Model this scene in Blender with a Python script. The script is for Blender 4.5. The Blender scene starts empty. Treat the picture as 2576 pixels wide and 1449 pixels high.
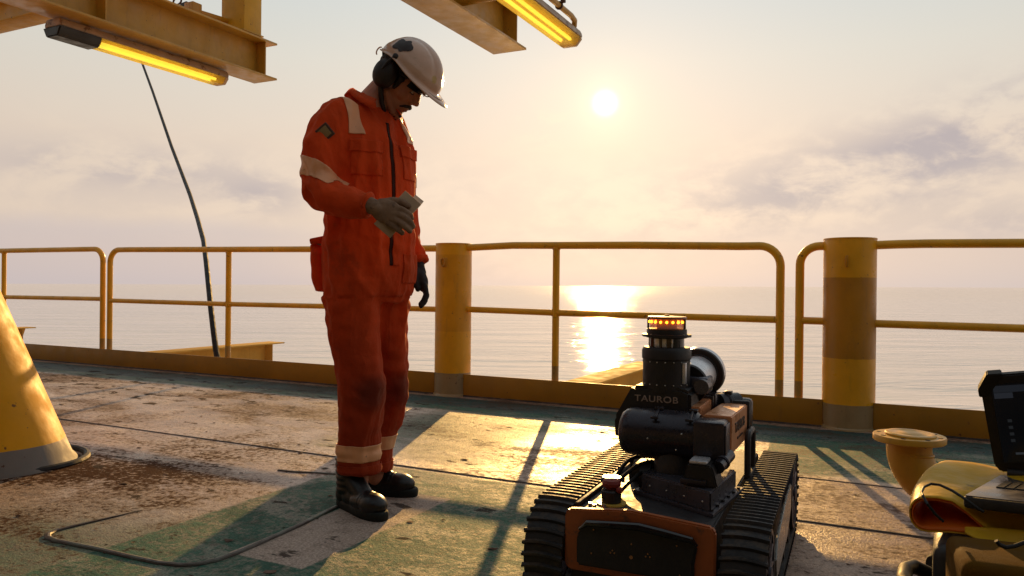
import bpy, bmesh, math, random
import numpy as np
from mathutils import Vector, Matrix, noise as mnoise

random.seed(7)
rad = math.radians
scene = bpy.context.scene
COL = scene.collection

# ------------------------------------------------------------------ camera
CAM_H = 0.85
ROLL, PITCH = rad(0.6), rad(-0.19)
F_PX = 1935.0                       # focal length in pixels of a 2576 px wide frame
_f = Vector((0, math.cos(PITCH), math.sin(PITCH)))
_u0 = Vector((0, -math.sin(PITCH), math.cos(PITCH)))
_r0 = Vector((1, 0, 0))
_r = _r0 * math.cos(ROLL) + _u0 * math.sin(ROLL)
_u = -_r0 * math.sin(ROLL) + _u0 * math.cos(ROLL)
CAM = Vector((0, 0, CAM_H))
cam_data = bpy.data.cameras.new('camera')
cam = bpy.data.objects.new('camera', cam_data)
COL.objects.link(cam)
cam.matrix_world = Matrix(((_r.x, _u.x, -_f.x, 0), (_r.y, _u.y, -_f.y, 0), (_r.z, _u.z, -_f.z, CAM_H), (0, 0, 0, 1)))
cam_data.sensor_width = 36.0
cam_data.lens = 36.0 * F_PX / 2576.0
cam_data.clip_start = 0.05
cam_data.clip_end = 200000.0
scene.camera = cam

SUN_AZ = math.atan2(229, 1935)      # to the right of +Y
SUN_EL = rad(13.3)
SUN_DIR = Vector((math.sin(SUN_AZ) * math.cos(SUN_EL), math.cos(SUN_AZ) * math.cos(SUN_EL), math.sin(SUN_EL)))

# ------------------------------------------------------------------ node helper
class NT:
    def __init__(s, tree):
        s.t = tree
    def n(s, typ, **kw):
        nd = s.t.nodes.new(typ)
        for k, v in kw.items():
            setattr(nd, k, v)
        return nd
    def put(s, sock, v):
        if isinstance(v, bpy.types.NodeSocket):
            s.t.links.new(v, sock)
        elif v is not None:
            if sock.type == 'RGBA' and len(v) == 3:
                v = (*v, 1.0)
            sock.default_value = v
    def m(s, op, a, b=None, c=None, clamp=False):
        nd = s.n('ShaderNodeMath', operation=op, use_clamp=clamp)
        s.put(nd.inputs[0], a)
        if b is not None: s.put(nd.inputs[1], b)
        if c is not None: s.put(nd.inputs[2], c)
        return nd.outputs[0]
    def add(s, a, b): return s.m('ADD', a, b)
    def sub(s, a, b): return s.m('SUBTRACT', a, b)
    def mul(s, a, b): return s.m('MULTIPLY', a, b)
    def vm(s, op, a, b=None, scale=None):
        nd = s.n('ShaderNodeVectorMath', operation=op)
        s.put(nd.inputs[0], a)
        if b is not None: s.put(nd.inputs[1], b)
        if scale is not None: s.put(nd.inputs['Scale'], scale)
        return nd.outputs['Value'] if op in ('DOT_PRODUCT', 'LENGTH', 'DISTANCE') else nd.outputs['Vector']
    def mix(s, fac, a, b, blend='MIX'):
        nd = s.n('ShaderNodeMix', data_type='RGBA', blend_type=blend)
        nd.clamp_factor = True
        s.put(nd.inputs[0], fac); s.put(nd.inputs[6], a); s.put(nd.inputs[7], b)
        return nd.outputs[2]
    def sstep(s, v, lo, hi, a=0.0, b=1.0, kind='SMOOTHSTEP'):
        nd = s.n('ShaderNodeMapRange', interpolation_type=kind)
        s.put(nd.inputs[0], v); s.put(nd.inputs[1], lo); s.put(nd.inputs[2], hi)
        s.put(nd.inputs[3], a); s.put(nd.inputs[4], b)
        return nd.outputs[0]
    def noise(s, vec, scale, detail=4.0, rough=0.55, dist=0.0, dim='3D'):
        nd = s.n('ShaderNodeTexNoise', noise_dimensions=dim)
        s.put(nd.inputs['Vector'], vec)
        nd.inputs['Scale'].default_value = scale; nd.inputs['Detail'].default_value = detail
        nd.inputs['Roughness'].default_value = rough; nd.inputs['Distortion'].default_value = dist
        return nd.outputs['Fac']
    def mapping(s, vec, loc=(0, 0, 0), rot=(0, 0, 0), scale=(1, 1, 1)):
        nd = s.n('ShaderNodeMapping')
        s.put(nd.inputs['Vector'], vec)
        nd.inputs['Location'].default_value = loc; nd.inputs['Rotation'].default_value = rot; nd.inputs['Scale'].default_value = scale
        return nd.outputs['Vector']
    def xyz(s, vec):
        nd = s.n('ShaderNodeSeparateXYZ'); s.put(nd.inputs[0], vec)
        return nd.outputs
    def comb(s, x, y, z=0.0):
        nd = s.n('ShaderNodeCombineXYZ'); s.put(nd.inputs[0], x); s.put(nd.inputs[1], y); s.put(nd.inputs[2], z)
        return nd.outputs[0]
    def gauss(s, v, c, w):
        d = s.mul(s.sub(v, c), 1.0 / w)
        return s.m('EXPONENT', s.mul(s.mul(d, d), -1.0))

# ------------------------------------------------------------------ sky
world = bpy.data.worlds.new('World')
scene.world = world
world.use_nodes = True
wt = world.node_tree
wt.nodes.clear()
W = NT(wt)
SKY_STRENGTH = 0.10
d = W.n('ShaderNodeTexCoord').outputs['Generated']
dx, dy, dz = W.xyz(d)[0], W.xyz(d)[1], W.xyz(d)[2]
el = W.sub(dz, W.mul(dx, 0.0065))                     # the ship lies a little heeled against the horizon
az = W.m('ARCTAN2', dx, dy)
sky = W.n('ShaderNodeTexSky', sky_type='NISHITA')
sky.sun_disc = False
sky.sun_elevation = SUN_EL
sky.sun_rotation = SUN_AZ
sky.dust_density = 1.5
sky.air_density = 1.0
cs = W.vm('DOT_PRODUCT', d, tuple(SUN_DIR))
ang = W.mul(W.m('ARCCOSINE', W.m('MINIMUM', cs, 0.999999)), 180 / math.pi)   # degrees from the sun
# milky sea haze: colour by elevation
ramp = W.n('ShaderNodeValToRGB')
W.put(ramp.inputs[0], W.sstep(el, -0.02, 0.62, kind='LINEAR'))
cr = ramp.color_ramp
stops = [(0.0, (.66, .57, .54)), (.035, (.67, .58, .54)), (.09, (.74, .60, .51)), (.16, (.79, .65, .53)), (.30, (.79, .665, .54)),
         (.46, (.72, .70, .62)), (.60, (.62, .68, .67)), (1.0, (.44, .50, .52))]
cr.elements[0].position, cr.elements[0].color = stops[0][0], (*stops[0][1], 1)
cr.elements[1].position, cr.elements[1].color = stops[-1][0], (*stops[-1][1], 1)
for p_, c_ in stops[1:-1]:
    e_ = cr.elements.new(p_); e_.color = (*c_, 1)
haze = ramp.outputs[0]
# the haze is brightest on the sun's side of the sky and falls off away from it
side = W.sstep(cs, -0.6, 1.0, 0.42, 0.98, kind='LINEAR')
haze = W.mix(1.0, haze, W.comb(side, side, side), 'MULTIPLY')
# warm aureole
def glow(col, width, power=1.0):
    a = W.m('POWER', W.mul(ang, 1.0 / width), power)
    e = W.m('EXPONENT', W.mul(a, -1.0))
    return W.mix(1.0, (col[0], col[1], col[2]), W.comb(e, e, e), 'MULTIPLY')
def addc(a, b): return W.mix(1.0, a, b, 'ADD')
haze = addc(haze, glow((.07, .01, -.05), 11.0, 1.4))
haze = addc(haze, glow((.12, .10, .03), 3.2, 1.6))
haze = addc(haze, glow((.9, .85, .62), .85, 4.0))
haze = addc(haze, glow((.16, .16, .10), 1.5, 1.6))
# clouds: soft streaks, in azimuth/elevation
cv = W.comb(W.mul(az, 4.2), W.mul(el, 8.0), 0.0)
n1 = W.noise(cv, 1.7, 6.0, 0.58, 0.5)
n2 = W.noise(W.mapping(cv, loc=(5.3, 2.1, 0)), 4.5, 5.0, 0.6, 0.3)
nn = W.add(W.mul(n1, .6), W.mul(n2, .4))
band = W.gauss(W.sub(el, W.mul(az, 0.25)), 0.030, 0.046)
band = W.mul(band, W.sstep(az, 0.04, 0.50, 0.25, 1.0))
left = W.mul(W.gauss(az, -0.47, .12), W.gauss(el, .135, .022))
left2 = W.mul(W.gauss(az, -0.32, .05), W.gauss(el, .110, .022))
lowr = W.mul(W.gauss(az, 0.60, .10), W.gauss(el, .070, .018))
msk = W.add(W.add(W.mul(left, .55), W.mul(left2, .6)), W.add(W.mul(band, 1.0), W.mul(lowr, .5)))
elsew = W.mul(W.gauss(el, .11, .06), .22)
msk = W.add(msk, elsew)
cloud = W.mul(W.sstep(nn, .39, .58), W.m('MINIMUM', msk, 1.0))
haze = W.mix(W.mul(cloud, .92), haze, (.42, .375, .395))
# bright soft puffs under the sun
puff = W.mul(W.mul(W.gauss(az, 0.06, .07), W.gauss(el, .20, .03)), W.sstep(n2, .46, .6))
haze = W.mix(W.mul(puff, .30), haze, (.98, .80, .58))
# low grey-mauve bank near the horizon, heavier to the left
bank = W.mul(W.sstep(W.add(el, W.mul(W.sub(n1, .5), .03)), .060, .085, 1.0, 0.0), W.sstep(az, -.35, -.15, 1.0, .35))
haze = W.mix(W.mul(bank, .46), haze, (.50, .46, .50))
haze10 = W.mix(1.0, haze, (10 * .49, 10 * .478, 10 * .475), 'MULTIPLY')
final = W.mix(0.975, sky.outputs[0], haze10)
bg = W.n('ShaderNodeBackground')
W.put(bg.inputs[0], final)
bg.inputs[1].default_value = SKY_STRENGTH
wo = W.n('ShaderNodeOutputWorld')
wt.links.new(bg.outputs[0], wo.inputs[0])
world.cycles.sampling_method = 'MANUAL'
world.cycles.sample_map_resolution = 512

# ------------------------------------------------------------------ sun
sl = bpy.data.lights.new('sun', 'SUN')
sl.energy = 2.6
sl.angle = rad(0.5)
sl.color = (1.0, .57, .18)
sun = bpy.data.objects.new('sun', sl)
COL.objects.link(sun)
sun.rotation_euler = (-SUN_DIR).to_track_quat('-Z', 'Y').to_euler()

vs = scene.view_settings
vs.view_transform = 'Standard'
vs.look = 'None'
vs.exposure = 1.10
vs.gamma = 1.0
vs.use_curve_mapping = False
scene.cycles.use_denoising = True
scene.cycles.max_bounces = 6
scene.cycles.diffuse_bounces = 3
scene.cycles.glossy_bounces = 3
scene.cycles.transparent_max_bounces = 8
scene.cycles.sample_clamp_indirect = 6.0

# ------------------------------------------------------------------ frames and surveying helpers
class Frame:
    def __init__(s, x, y, deg):
        s.a = rad(deg); s.o = Vector((x, y, 0))
        s.u = Vector((math.cos(s.a), -math.sin(s.a), 0)); s.v = Vector((math.sin(s.a), math.cos(s.a), 0))
    def w(s, a, b, c=0.0): return s.o + s.u * a + s.v * b + Vector((0, 0, c))
    def loc(s, p):
        q = p - s.o
        return Vector((q.dot(s.u), q.dot(s.v), q.z))
def ray(x, y): return _r * ((x - 1288) / F_PX) + _u * ((724.5 - y) / F_PX) + _f
def PZ(x, y, z):
    q = ray(x, y); return CAM + q * ((z - CAM_H) / q.z)
def PY(x, y, Y):
    q = ray(x, y); return CAM + q * (Y / q.y)
def onv(fr, x, y, v):
    q = ray(x, y); k = ((fr.o - CAM).dot(fr.v) + v) / q.dot(fr.v)
    return fr.loc(CAM + q * k)
SHIP = Frame(0, 0, 26.5)
RAIL_V = 5.09

# ------------------------------------------------------------------ object helpers
def put_props(o, label=None, cat=None, group=None, kind=None):
    if label: o['label'] = label
    if cat: o['category'] = cat
    if group: o['group'] = group
    if kind: o['kind'] = kind
    return o
def thing(name, label, cat, loc=(0, 0, 0), rz=0.0, group=None):
    o = bpy.data.objects.new(name, None)
    o.empty_display_size = 0.1
    COL.objects.link(o)
    o.location = loc; o.rotation_euler = (0, 0, rz)
    return put_props(o, label, cat, group)
def ship_thing(name, label, cat, u, v, z=0.0, group=None):
    return thing(name, label, cat, SHIP.w(u, v, z), -SHIP.a, group)

class MB:
    def __init__(s): s.b = bmesh.new()
    def _x(s, verts, M):
        bmesh.ops.transform(s.b, matrix=M, verts=verts)
    def box(s, lo, hi, bev=0.0, M=None, seg=2):
        r = bmesh.ops.create_cube(s.b, size=1.0)
        v = r['verts']
        c = [(a + b) / 2 for a, b in zip(lo, hi)]; d_ = [max(abs(b - a), 1e-5) for a, b in zip(lo, hi)]
        s._x(v, Matrix.Translation(c) @ Matrix.Diagonal((*d_, 1)))
        if bev:
            es = list({e for q in v for e in q.link_edges})
            rr = bmesh.ops.bevel(s.b, geom=es, offset=bev, segments=seg, affect='EDGES', profile=0.5)
            v = list({q for f_ in rr['faces'] for q in f_.verts} | {q for q in v if q.is_valid})
        if M is not None: s._x(v, M)
        return s
    def cyl(s, p0, p1, r0, r1=None, seg=24, caps=True):
        p0, p1 = Vector(p0), Vector(p1); r1 = r0 if r1 is None else r1
        L = (p1 - p0).length
        r = bmesh.ops.create_cone(s.b, cap_ends=caps, segments=seg, radius1=r0, radius2=r1, depth=L)
        q = (p1 - p0).to_track_quat('Z', 'Y')
        s._x(r['verts'], Matrix.Translation((p0 + p1) / 2) @ q.to_matrix().to_4x4())
        return s
    def lathe(s, prof, p0=(0, 0, 0), axis=(0, 0, 1), seg=32, closed=False, ang=2 * math.pi):
        """prof: list of (radius, height) along axis from p0"""
        q = Vector(axis).to_track_quat('Z', 'Y').to_matrix().to_4x4(); M = Matrix.Translation(p0) @ q
        rings = []
        for r_, h_ in prof:
            if r_ < 1e-6:
                rings.append([s.b.verts.new(M @ Vector((0, 0, h_)))] * seg)
            else:
                rings.append([s.b.verts.new(M @ Vector((r_ * math.cos(ang * i / seg), r_ * math.sin(ang * i / seg), h_))) for i in range(seg)])
        for a, b in zip(rings, rings[1:]):
            for i in range(seg):
                j = (i + 1) % seg
                vs_ = [a[i], a[j], b[j], b[i]]
                u_ = []
                for v_ in vs_:
                    if v_ not in u_: u_.append(v_)
                if len(u_) >= 3:
                    try: s.b.faces.new(u_)
                    except ValueError: pass
        return s
    def tube(s, pts, r, seg=10, caps=True):
        pts = [Vector(p) for p in pts]
        n = len(pts)
        rr = r if isinstance(r, (list, tuple)) else [r] * n
        t0 = (pts[1] - pts[0]).normalized()
        up = Vector((0, 0, 1)) if abs(t0.z) < .95 else Vector((1, 0, 0))
        a = t0.cross(up).normalized()
        rings = []
        for i, p in enumerate(pts):
            t = (pts[min(i + 1, n - 1)] - pts[max(i - 1, 0)]).normalized()
            a = (a - t * a.dot(t)).normalized(); b_ = t.cross(a)
            rings.append([s.b.verts.new(p + (a * math.cos(2 * math.pi * k / seg) + b_ * math.sin(2 * math.pi * k / seg)) * rr[i]) for k in range(seg)])
        for A, B in zip(rings, rings[1:]):
            for i in range(seg):
                j = (i + 1) % seg
                s.b.faces.new([A[i], A[j], B[j], B[i]])
        if caps:
            s.b.faces.new(rings[0][::-1]); s.b.faces.new(rings[-1])
        return s
    def prism(s, poly, axis, lo, hi, bev=0.0):
        """poly: 2D outline in the two other axes; extruded along axis 0/1/2 from lo to hi"""
        def mk(a, b, h):
            p = [a, b]; p.insert(axis, h); return Vector(p)
        A = [s.b.verts.new(mk(a, b, lo)) for a, b in poly]; B = [s.b.verts.new(mk(a, b, hi)) for a, b in poly]
        n = len(poly); fs = [s.b.faces.new(A), s.b.faces.new(B[::-1])]
        for i in range(n):
            fs.append(s.b.faces.new([A[i], B[i], B[(i + 1) % n], A[(i + 1) % n]]))
        bmesh.ops.recalc_face_normals(s.b, faces=fs)
        if bev:
            es = list({e for f_ in fs for e in f_.edges})
            bmesh.ops.bevel(s.b, geom=es, offset=bev, segments=2, affect='EDGES')
        return s
    def sphere(s, c, r, seg=16, M=None):
        rr = r if isinstance(r, (tuple, list)) else (r, r, r)
        q = bmesh.ops.create_uvsphere(s.b, u_segments=seg, v_segments=max(6, seg // 2), radius=1.0)
        m_ = Matrix.Translation(c) @ (M if M is not None else Matrix.Identity(4)) @ Matrix.Diagonal((*rr, 1))
        s._x(q['verts'], m_)
        return s
    def build(s, name, mat, parent=None, smooth=True, sharp=35, loc=None, rot=None, recalc=True):
        if recalc: bmesh.ops.recalc_face_normals(s.b, faces=s.b.faces)
        me = bpy.data.meshes.new(name)
        if smooth:
            for f_ in s.b.faces: f_.smooth = True
            for e in s.b.edges:
                if len(e.link_faces) == 2 and e.calc_face_angle(0) > rad(sharp): e.smooth = False
        s.b.to_mesh(me); s.b.free()
        me.materials.append(mat)
        o = bpy.data.objects.new(name, me)
        COL.objects.link(o)
        if parent is not None: o.parent = parent
        if loc is not None: o.location = loc
        if rot is not None: o.rotation_euler = rot
        return o
def arc(c, r, a0, a1, n=8):
    return [(c[0] + r * math.cos(a0 + (a1 - a0) * i / n), c[1] + r * math.sin(a0 + (a1 - a0) * i / n)) for i in range(n + 1)]

# ------------------------------------------------------------------ materials
def base_mat(name):
    m_ = bpy.data.materials.new(name); m_.use_nodes = True
    t = m_.node_tree; t.nodes.clear()
    T = NT(t)
    b = T.n('ShaderNodeBsdfPrincipled'); o = T.n('ShaderNodeOutputMaterial')
    t.links.new(b.outputs[0], o.inputs[0])
    return m_, T, b
def bump(T, b, h, dist, strength=1.0, prev=None):
    nd = T.n('ShaderNodeBump')
    nd.inputs['Distance'].default_value = dist; nd.inputs['Strength'].default_value = strength
    T.put(nd.inputs['Height'], h)
    if prev is not None: T.put(nd.inputs['Normal'], prev)
    T.put(b.inputs['Normal'], nd.outputs[0])
    return nd.outputs[0]
def simple(name, col, rough=.5, metal=0.0, var=.12, vscale=8.0, dirt=None, dirt_amt=.0, dscale=5.0, bscale=60.0, bdist=.0006, spec=.5, sheen=0, coat=0):
    m_, T, b = base_mat(name)
    c = T.n('ShaderNodeTexCoord').outputs['Object']
    n_ = T.noise(c, vscale, 5.0, .6)
    k = T.sstep(n_, .25, .75, 1 - var, 1 + var)
    out = T.mix(1.0, col, T.comb(k, k, k), 'MULTIPLY')
    if dirt:
        n2_ = T.noise(T.mapping(c, loc=(3, 1, 7)), dscale, 8.0, .68, .3)
        out = T.mix(T.sstep(n2_, .62 - dirt_amt * .3, .70 - dirt_amt * .15), out, dirt)
    T.put(b.inputs['Base Color'], out)
    T.put(b.inputs['Roughness'], T.sstep(T.noise(c, vscale * 2.3, 4.0), .3, .7, max(rough - .1, .03), min(rough + .1, 1)))
    b.inputs['Metallic'].default_value = metal
    b.inputs['Specular IOR Level'].default_value = spec
    if coat: b.inputs['Coat Weight'].default_value = coat
    if sheen: b.inputs['Sheen Weight'].default_value = sheen
    if bdist: bump(T, b, T.noise(c, bscale, 4.0, .6), bdist)
    return m_
def yellow_paint(name, col=(.54, .24, .012), rough=.33, rust=.35, bands=None, lumps=.0015, scuff=True):
    """marine enamel: thick, a little lumpy, chipped to rust; bands = list of (z0, z1, colour) repainted zones"""
    m_, T, b = base_mat(name)
    c = T.n('ShaderNodeTexCoord').outputs['Object']
    k = T.sstep(T.noise(c, 3.0, 5.0, .6), .25, .75, .84, 1.12)
    out = T.mix(1.0, col, T.comb(k, k, k), 'MULTIPLY')
    if bands:
        z = T.xyz(c)[2]
        for z0, z1, bc in bands:
            zz = T.add(z, T.mul(T.sub(T.noise(c, 14.0, 3.0), .5), .006))
            f_ = T.mul(T.sstep(zz, z0 - .002, z0 + .002), T.sstep(zz, z1 - .002, z1 + .002, 1.0, 0.0))
            out = T.mix(f_, out, T.mix(1.0, bc, T.comb(k, k, k), 'MULTIPLY'))
    if scuff:
        gr = T.sstep(T.noise(T.mapping(c, scale=(1, 1, .25)), 22.0, 6.0, .7), .52, .78)
        out = T.mix(T.mul(gr, .35), out, (.16, .09, .035))
    spots = T.sstep(T.noise(T.mapping(c, loc=(1, 4, 2)), 26.0, 6.0, .66, .2), .665 - .04 * rust, .70)
    out = T.mix(T.mul(spots, .85), out, (.085, .035, .016))
    T.put(b.inputs['Base Color'], out)
    T.put(b.inputs['Roughness'], T.sstep(T.noise(c, 9.0, 4.0), .3, .7, rough - .08, rough + .16))
    n_ = bump(T, b, T.noise(c, 7.0, 2.0, .5), lumps * 3)
    bump(T, b, T.noise(c, 90.0, 4.0, .6), lumps * .35, prev=n_)
    return m_
M_YEL = yellow_paint('yellow_enamel')
M_YEL_BEAM = yellow_paint('yellow_beam_enamel', (.50, .27, .03), .38, .2)
M_YEL_BOX = yellow_paint('yellow_column_enamel', (.60, .33, .012), .36, .1)
M_RUST = simple('rusty_steel', (.10, .05, .03), .8, .2, .4)
M_BLACK = simple('black_plastic', (.018, .016, .017), .42, 0, .2, bdist=.0003, bscale=180)
M_RUBBER = simple('black_rubber', (.012, .011, .011), .62, 0, .3, bdist=.0006, bscale=90, spec=.3)
# ================================================================== THE SETTING
# ---- sea
def make_sea():
    mb = MB(); b = mb.b
    R_ = 90000.0
    def z_at(x, y): return -24.0 + 0.0065 * x
    rings = [0, 30, 80, 200, 600, 2000, 7000, 25000, R_]
    seg = 48
    prev = None
    cv_ = b.verts.new((0, 0, z_at(0, 0)))
    for r_ in rings[1:]:
        cur = [b.verts.new((r_ * math.sin(2 * math.pi * i / seg), r_ * math.cos(2 * math.pi * i / seg), z_at(r_ * math.sin(2 * math.pi * i / seg), 0))) for i in range(seg)]
        for i in range(seg):
            j = (i + 1) % seg
            if prev is None: b.faces.new([cv_, cur[j], cur[i]])
            else: b.faces.new([prev[i], prev[j], cur[j], cur[i]])
        prev = cur
    m_, T, bs = base_mat('sea_water')
    geo = T.n('ShaderNodeNewGeometry').outputs['Position']
    dist = T.vm('LENGTH', geo)
    T.put(bs.inputs['Base Color'], (.76, .71, .65))
    bs.inputs['IOR'].default_value = 1.33
    bs.inputs['Specular IOR Level'].default_value = .27
    T.put(bs.inputs['Roughness'], T.sstep(dist, 60, 3000, .05, .12))
    flat = T.mapping(geo, rot=(0, 0, rad(12)), scale=(.32, 1, 0))
    big = T.noise(flat, .045, 3.0, .5, .4)
    mid = T.noise(flat, .42, 3.0, .5, .3)
    fine = T.noise(flat, 1.6, 4.0, .6, .2)
    patch = T.sstep(T.noise(T.mapping(flat, scale=(.35, 1.6, 1)), .03, 4.0, .6), .36, .64, .32, 1.0)
    h = T.add(T.mul(big, 1.6), T.add(T.mul(T.mul(mid, .80), patch), T.mul(T.mul(fine, .045), patch)))
    bump(T, bs, h, 1.0, 1.0)
    o = mb.build('sea', m_)
    put_props(o, kind='structure')
make_sea()

# ---- deck: painted steel, worn, in ship coordinates (u along the rail, v outboard)
def deck_material():
    m_, T, b = base_mat('deck_paint')
    c = T.n('ShaderNodeTexCoord').outputs['Object']
    x, y = T.xyz(c)[0], T.xyz(c)[1]
    wob = T.mul(T.sub(T.noise(c, 2.3, 6.0, .65), .5), .35)
    wobs = T.mul(T.sub(T.noise(c, 11.0, 4.0, .65), .5), .05)
    nL = T.noise(T.mapping(c, rot=(0, 0, .2), scale=(1, 1.7, 1)), 1.1, 7.0, .62, .6)
    nM = T.noise(T.mapping(c, loc=(7, 3, 0), scale=(1, 1.5, 1)), 3.4, 8.0, .68, .4)
    nF = T.noise(T.mapping(c, loc=(2, 9, 0)), 38.0, 5.0, .7)
    nG = T.noise(T.mapping(c, loc=(4, 4, 0)), 120.0, 3.0, .7)
    col = T.mix(T.sstep(nL, .35, .65), (.54, .40, .30), (.30, .19, .12))
    col = T.mix(T.mul(T.sstep(nM, .48, .64), .7), col, (.76, .63, .53))
    # right of the robot the deck is a pinkish worn primer
    pink = T.mul(T.sstep(T.add(x, wob), -.75, -.35), T.sstep(T.add(y, T.mul(wob, .15)), 3.66, 3.72, 1.0, 0.0))
    col = T.mix(T.mul(pink, .75), col, (.30, .175, .12))
    # green walkway paint: a border along the rail and a band running inboard
    vb = T.sstep(x, -.62, -.55, 4.42, 3.70)
    border = T.sstep(T.sub(T.add(y, T.mul(wob, .5)), vb), 0.0, .09)
    fade = T.sstep(x, -6.0, -2.6, .8, 1.0)
    band = T.mul(T.mul(T.sstep(T.add(x, wobs), -2.27, -2.24), T.sstep(T.add(x, wob), -.95, -.55, 1.0, 0.0)), T.sstep(T.add(y, wobs), 2.93, 3.0, 1.0, 0.0))
    leftg = T.mul(T.sstep(T.add(x, wob), -3.3, -2.5), T.mul(T.sstep(T.add(y, wob), 2.25, 1.5), .8))
    back = T.mul(T.mul(T.sstep(T.add(x, wob), -2.9, -2.6), T.sstep(T.add(x, wob), -1.9, -1.6, 1, 0)), T.mul(T.sstep(y, 3.0, 3.2), .7))
    g = T.m('MAXIMUM', T.m('MAXIMUM', T.mul(border, fade), band), T.m('MAXIMUM', leftg, back))
    wear = T.sstep(T.add(T.mul(nM, .45), T.mul(nF, .55)), .42, .62)
    g = T.mul(g, T.sstep(wear, 0, 1, 1.0, .66))
    gcol = T.mix(T.sstep(nL, .35, .65), (.020, .085, .060), (.075, .185, .125))
    col = T.mix(g, col, gcol)
    teal = T.mul(T.sstep(T.add(y, T.mul(wob, .12)), 4.60, 4.68), T.sstep(y, 4.98, 5.0, 1.0, 0.0))
    teal = T.mul(teal, T.sstep(T.noise(c, 1.3, 4.0), .3, .5, .35, .95))
    col = T.mix(T.mul(teal, .8), col, (.035, .062, .068))  # green border paint, darkened with the toe board's shadow put into the colour
    # pale primed strip at the foot of the toe board
    strip = T.sstep(T.add(y, wobs), 4.985, 5.0)
    col = T.mix(T.mul(strip, .8), col, (.42, .27, .21))
    sky_sheen = T.mul(T.mul(T.gauss(x, -2.9, .9), T.gauss(T.add(y, wob), 3.0, .42)), T.sstep(nM, .38, .52))  # pale reflection of the sky, painted into the deck colour
    col = T.mix(T.mul(sky_sheen, .75), col, (.80, .68, .60))
    # the cream painted stripe by the boots
    cr_ = T.mul(T.mul(T.sstep(T.add(x, T.mul(wobs, .3)), -1.875, -1.865), T.sstep(T.add(x, T.mul(wobs, .3)), -1.575, -1.565, 1, 0)),
                T.mul(T.sstep(T.add(y, T.mul(wobs, .3)), 1.765, 1.775), T.sstep(y, 2.62, 2.63, 1, 0)))
    col = T.mix(T.mul(cr_, .9), col, T.mix(nM, (.52, .40, .33), (.40, .30, .25)))
    # brown grime and rust
    gr_ = T.mul(T.sub(nF, .5), .85)
    brown = T.sstep(T.add(T.add(nL, T.mul(T.sub(nM, .5), .45)), gr_), .43, .68)
    leftz = T.mul(T.gauss(x, -3.0, .75), T.gauss(y, 2.2, .75))
    brown = T.m('MINIMUM', T.add(T.mul(brown, .72), T.mul(T.mul(leftz, T.sstep(T.add(nM, gr_), .30, .56)), .72)), 1.0)
    brown = T.mul(brown, T.sstep(T.m('MAXIMUM', band, cr_), 0, 1, 1.0, .35))
    col = T.mix(brown, col, (.060, .024, .011))
    sb = T.mul(T.mul(T.sstep(x, -4.5, -2.5, 1.0, 0.0), T.gauss(y, 4.2, .6)), .07)
    spots = T.sstep(T.add(T.noise(T.mapping(c, loc=(1, 1, 0), scale=(.8, 1.5, 1)), 6.5, 5.0, .62, .3), sb), .62, .66)
    mot = T.sstep(T.noise(T.mapping(c, loc=(9, 2, 0)), 13.0, 6.0, .72, .3), .50, .66)
    col = T.mix(T.mul(mot, .38), col, (.075, .045, .03))
    col = T.mix(T.mul(spots, .85), col, (.035, .026, .022))
    sp = T.sstep(nF, .56, .70)
    col = T.mix(T.mul(sp, .72), col, (.035, .018, .010))
    k = T.sstep(nG, .3, .7, .58, 1.30)
    col = T.mix(1.0, col, T.comb(k, k, k), 'MULTIPLY')
    T.put(b.inputs['Base Color'], col)
    r_ = T.sstep(T.add(T.mul(nM, .5), T.mul(nL, .5)), .36, .64, .25, .50)
    gloss = T.mul(sky_sheen, .6)
    rr = T.m('MAXIMUM', brown, T.m('MAXIMUM', T.mul(g, .75), T.m('MAXIMUM', spots, T.mul(sp, .7))))
    r2 = T.mul(r_, T.sub(1.0, T.mul(gloss, .6)))
    T.put(b.inputs['Roughness'], T.mix(rr, T.comb(r2, r2, r2), (.80, .80, .80)))
    T.put(b.inputs['Specular IOR Level'], T.sstep(rr, 0, 1, .46, .03))
    n0 = bump(T, b, T.noise(c, 2.6, 4.0, .55), .010)
    n1_ = bump(T, b, T.noise(T.mapping(c, scale=(1, 1.3, 1)), 14.0, 5.0, .6), .0045, prev=n0)
    n2_ = bump(T, b, nG, .0030, prev=n1_)
    bump(T, b, T.noise(c, 330.0, 2.0, .6), .0006, prev=n2_)
    return m_
M_DECK = deck_material()
mb = MB()
nu, nv = 60, 24
gv = [[mb.b.verts.new((-16 + 30 * i / nu, -6 + (RAIL_V + .16 + 6) * j / nv, 0)) for j in range(nv + 1)] for i in range(nu + 1)]
for i in range(nu):
    for j in range(nv):
        mb.b.faces.new([gv[i][j], gv[i + 1][j], gv[i + 1][j + 1], gv[i][j + 1]])
e_ = RAIL_V + .16
mb.box((-16, e_ - .02, -.45), (14, e_, -.002))
mb.box((-16, -6, -.03), (14, e_ - .02, -.012))
deck = mb.build('deck', M_DECK, rot=(0, 0, -SHIP.a), smooth=False)
put_props(deck, kind='structure')
M_BEAD = simple('painted_weld', (.10, .12, .09), .5, 0, .5, 20, dirt=(.05, .03, .02), dirt_amt=1.0, bscale=200, bdist=.001)
M_SEAM = simple('rust_seam', (.13, .08, .05), .6, 0, .5, 12, dirt=(.03, .02, .015), dirt_amt=1.0, bscale=160, bdist=.001)
def bead(name, pts, r, mat, flat=.6):
    mb_ = MB(); mb_.tube([(p[0], p[1], p[2]) for p in pts], r, 8)
    o = mb_.build(name, mat, deck); o.scale = (1, 1, flat)
    return o
def seam(u0, u1, v, r=.005, wob=.004, step=.12):
    n_ = max(2, int((u1 - u0) / step))
    return bead('weld_seam', [(u0 + (u1 - u0) * i / n_, v + wob * mnoise.noise(Vector((u0 + i * .37, v * 3, 0))), .0015) for i in range(n_ + 1)], r, M_SEAM)
seam(-7.0, 4.0, 2.99, .0065)
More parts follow.
